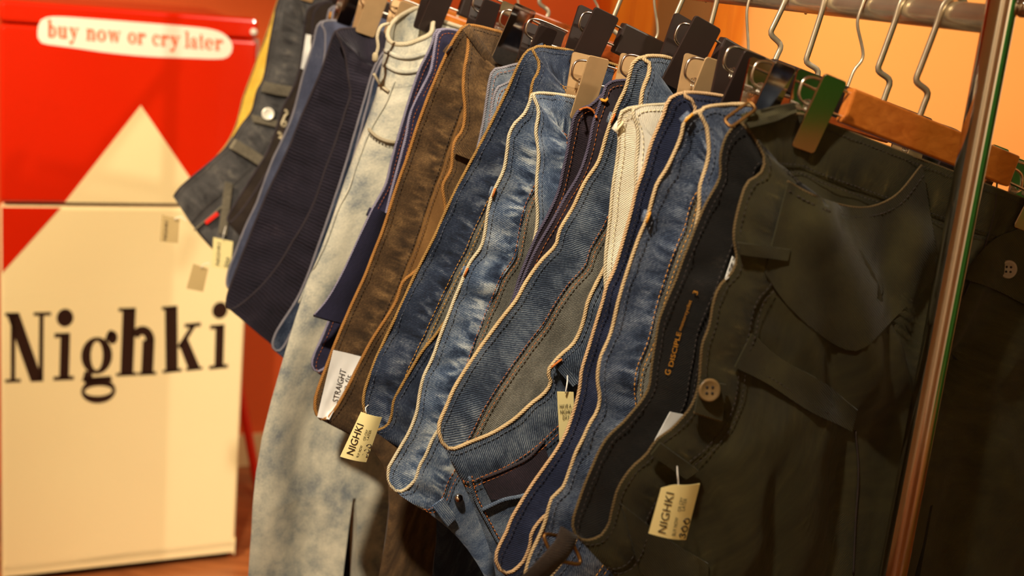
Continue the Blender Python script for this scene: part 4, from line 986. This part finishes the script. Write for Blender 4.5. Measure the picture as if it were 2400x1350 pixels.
# charcoal jeans by the fridge: button, belt loops, pocket with red tab
g = GS[18]
button(g, (628, 267), 0.0105, 'button_metal', lift=0.005, holes=False)
patch('belt_loop', g, [(618, 190), (655, 198), (692, 204)], [(612, 213), (650, 222), (690, 226)], 'charcoal_loop', 0.006, 3, 8, 0.0022)
patch('belt_loop', g, [(545, 322), (585, 345), (622, 370)], [(532, 343), (575, 368), (610, 390)], 'charcoal_loop', 0.006, 3, 8, 0.0022)
patch('belt_loop', g, [(527, 425), (545, 430)], [(512, 545), (530, 552)], 'charcoal_loop', 0.006, 5, 5, 0.0022)
patch('fly_overlap', g, [(588, 268), (640, 280), (672, 290)], [(592, 285), (640, 296), (664, 302)], 'charcoal_loop', 0.005, 3, 8, 0.002)
patch('red_tab', g, [(508, 496), (513, 503)], [(479, 519), (484, 526)], 'redtab', 0.006, 3, 4, 0.0015)
cord('pocket_seam', g, [(455, 540), (490, 510), (525, 480)], 0.0014, 'charcoal_loop', 0.003)
cord('pocket_seam', g, [(460, 537), (485, 565), (515, 600)], 0.0012, 'b_darkbead', 0.003)

# umber jeans: white patch and pale embroidery inside the waistband
g = GS[17]
patch('waist_label', g, [(717, 80), (737, 84)], [(705, 160), (722, 166)], 'satin', 0.004, 5, 6, 0.0006)
cord('embroidery', g, [(668, 258), (675, 264), (668, 272), (664, 282), (660, 290), (666, 298), (672, 290), (664, 284)], 0.0022, 'b_ivory', 0.004)
cord('embroidery', g, [(652, 310), (660, 316), (664, 326), (654, 322)], 0.0022, 'b_ivory', 0.004)
# slate jeans: orange bar tack
g = GS[16]
cord('bartack', g, [(777, 28), (775, 36), (773, 44)], 0.0025, 'gold_thread', 0.004)
# dark indigo: loose orange threads
g = GS[6]
cord('torn_thread', g, [(1358, 258), (1376, 252), (1392, 262), (1398, 276)], 0.0012, 'orange_thread', 0.004)
cord('torn_thread', g, [(1408, 232), (1418, 238), (1424, 232)], 0.0016, 'gold_thread', 0.004)

# ------------------------------------------------------------------ price tags
def price_tag(label, s, quad, texts, pens=(), pin=None, curl=0.0, cut=0.0, card='paper'):
    """quad px: TL, TR, BR, BL on the plane at s"""
    TL, TR, BR, BL = [np.array(k, float) for k in quad]; n = 10
    def mp(x, y, lift=0.0): return on_plane(x, y, s)-rr*lift
    root_o = mp(*((BL+BR)/2)); root_o = root_o
    t = thing('price_tag', label, 'tag', root_o, 'paper price tags on the trousers')
    V = []
    for j in range(n+1):
        for i in range(n+1):
            a, b = i/n, j/n; p = (TL*(1-a)+TR*a)*(1-b)+(BL*(1-a)+BR*a)*b
            if cut and a < 0.25 and b < 0.12: p = p+(TR-TL)*0.0+(BL-TL)*cut*(0.25-a)/0.25*(1-b/0.12)
            V.append(mp(*p)-rr*curl*math.sin(math.pi*a))
    F = [(j*(n+1)+i, (j+1)*(n+1)+i, (j+1)*(n+1)+i+1, j*(n+1)+i+1) for j in range(n) for i in range(n)]
    solid(mk('card', V, F, card, t), 0.0006)
    # card curl is followed by the print
    Mi = np.array([TR-TL, BL-TL]).T
    def mc(x, y):
        a = np.linalg.solve(Mi, np.array((x, y))-TL)[0]; return mp(x, y, 0.0009)-rr*curl*math.sin(math.pi*min(1, max(0, a)))
    for body, q in texts: lettering('print', body, q, mc, 'ink', t)
    for st, q in pens: pen_lines('handwriting', st, q, mc, 'penink', t, 0.00055)
    if pin:
        P = catmull([on_plane(a, b, c) for a, b, c in pin], step=0.003); V, F, _ = tube(P, 0.0006, 6); mk('plastic_pin', V, F, 'plasticpin', t)
    return t
S3 = [[(0.02, .75), (.12, .95), (.2, .75), (.1, .55), (.22, .35), (.1, .1), (0, .25)], [(.5, .9), (.34, .6), (.36, .2), (.5, .1), (.6, .4), (.55, .8), (.42, .95)], [(.9, .9), (.74, .6), (.76, .2), (.9, .1), (1, .4), (.95, .8), (.82, .95)]]
price_tag('cream price tag with handwritten number, hanging on the olive cargo trousers', 0.012, [(1553, 1132), (1640, 1133), (1607, 1265), (1520, 1250)],
    [('NIGHKI', [(1553, 1246), (1574, 1152), (1558, 1150), (1537, 1243)]), ('BUY NOW', [(1576, 1251), (1583, 1208), (1575, 1206), (1567, 1249)]), ('OR CRY', [(1588, 1194), (1594, 1161), (1587, 1159), (1580, 1193)]), ('LATER', [(1598, 1193), (1604, 1164), (1596, 1162), (1589, 1191)])],
    [(S3, [(1606, 1262), (1618, 1216), (1598, 1210), (1584, 1254)])], [(1587, 1093, 0.02), (1588, 1112, 0.011), (1590, 1134, 0.011), (1588, 1142, 0.010)], 0.004, 0.10)
price_tag('cream price tag hanging from the golden-edged dark blue jeans', 0.395, [(846, 965), (895, 978), (858, 1083), (797, 1070)],
    [('NIGHKI', [(825, 1064), (850, 994), (836, 990), (810, 1060)]), ('BUY NOW', [(839, 1071), (848, 1042), (842, 1040), (832, 1068)]), ('OR CRY', [(853, 1030), (861, 1005), (855, 1003), (847, 1028)]), ('LATER', [(862, 1030), (869, 1006), (863, 1004), (856, 1028)])],
    [(S3, [(860, 1072), (872, 1042), (858, 1038), (845, 1066)])], [(864, 949, 0.40), (856, 958, 0.394), (860, 970, 0.393)], 0.003)
price_tag('narrow cream tag with three printed lines, inside the gaping blue jeans', 0.19, [(1306, 918), (1344, 919), (1347, 1052), (1312, 1050)],
    [('HAVE A', [(1311, 957), (1338, 956), (1338, 946), (1311, 947)]), ('NIGHKI', [(1312, 970), (1338, 969), (1338, 959), (1312, 960)]), ('DAY', [(1318, 983), (1333, 982), (1333, 972), (1318, 973)])],
    (), [(1330, 880, 0.20), (1329, 900, 0.188), (1325, 922, 0.188)])
price_tag('small cream tag over the red-tabbed pocket of the charcoal jeans', 1.235, [(500, 556), (546, 566), (540, 633), (497, 626)], [('NIGHKI', [(514, 622), (517, 570), (509, 568), (505, 620)])], [(S3, [(536, 628), (540, 606), (530, 602), (524, 624)])], [(530, 530, 1.25), (525, 545, 1.234), (522, 562, 1.233)])
price_tag('small cream tag in front of the fridge, upper one left of the charcoal jeans', 1.335, [(380, 503), (421, 514), (417, 570), (375, 566)], [('NIGHKI', [(390, 564), (394, 518), (386, 516), (382, 562)])], (), [(436, 518, 1.318), (424, 508, 1.330), (408, 514, 1.333)], card='paper_shaded')
price_tag('small cream tag in front of the fridge, lower one left of the charcoal jeans', 1.335, [(453, 618), (488, 630), (476, 684), (437, 676)], (), (), [(492, 618, 1.318), (480, 618, 1.330), (470, 628, 1.333)], card='paper_shaded')
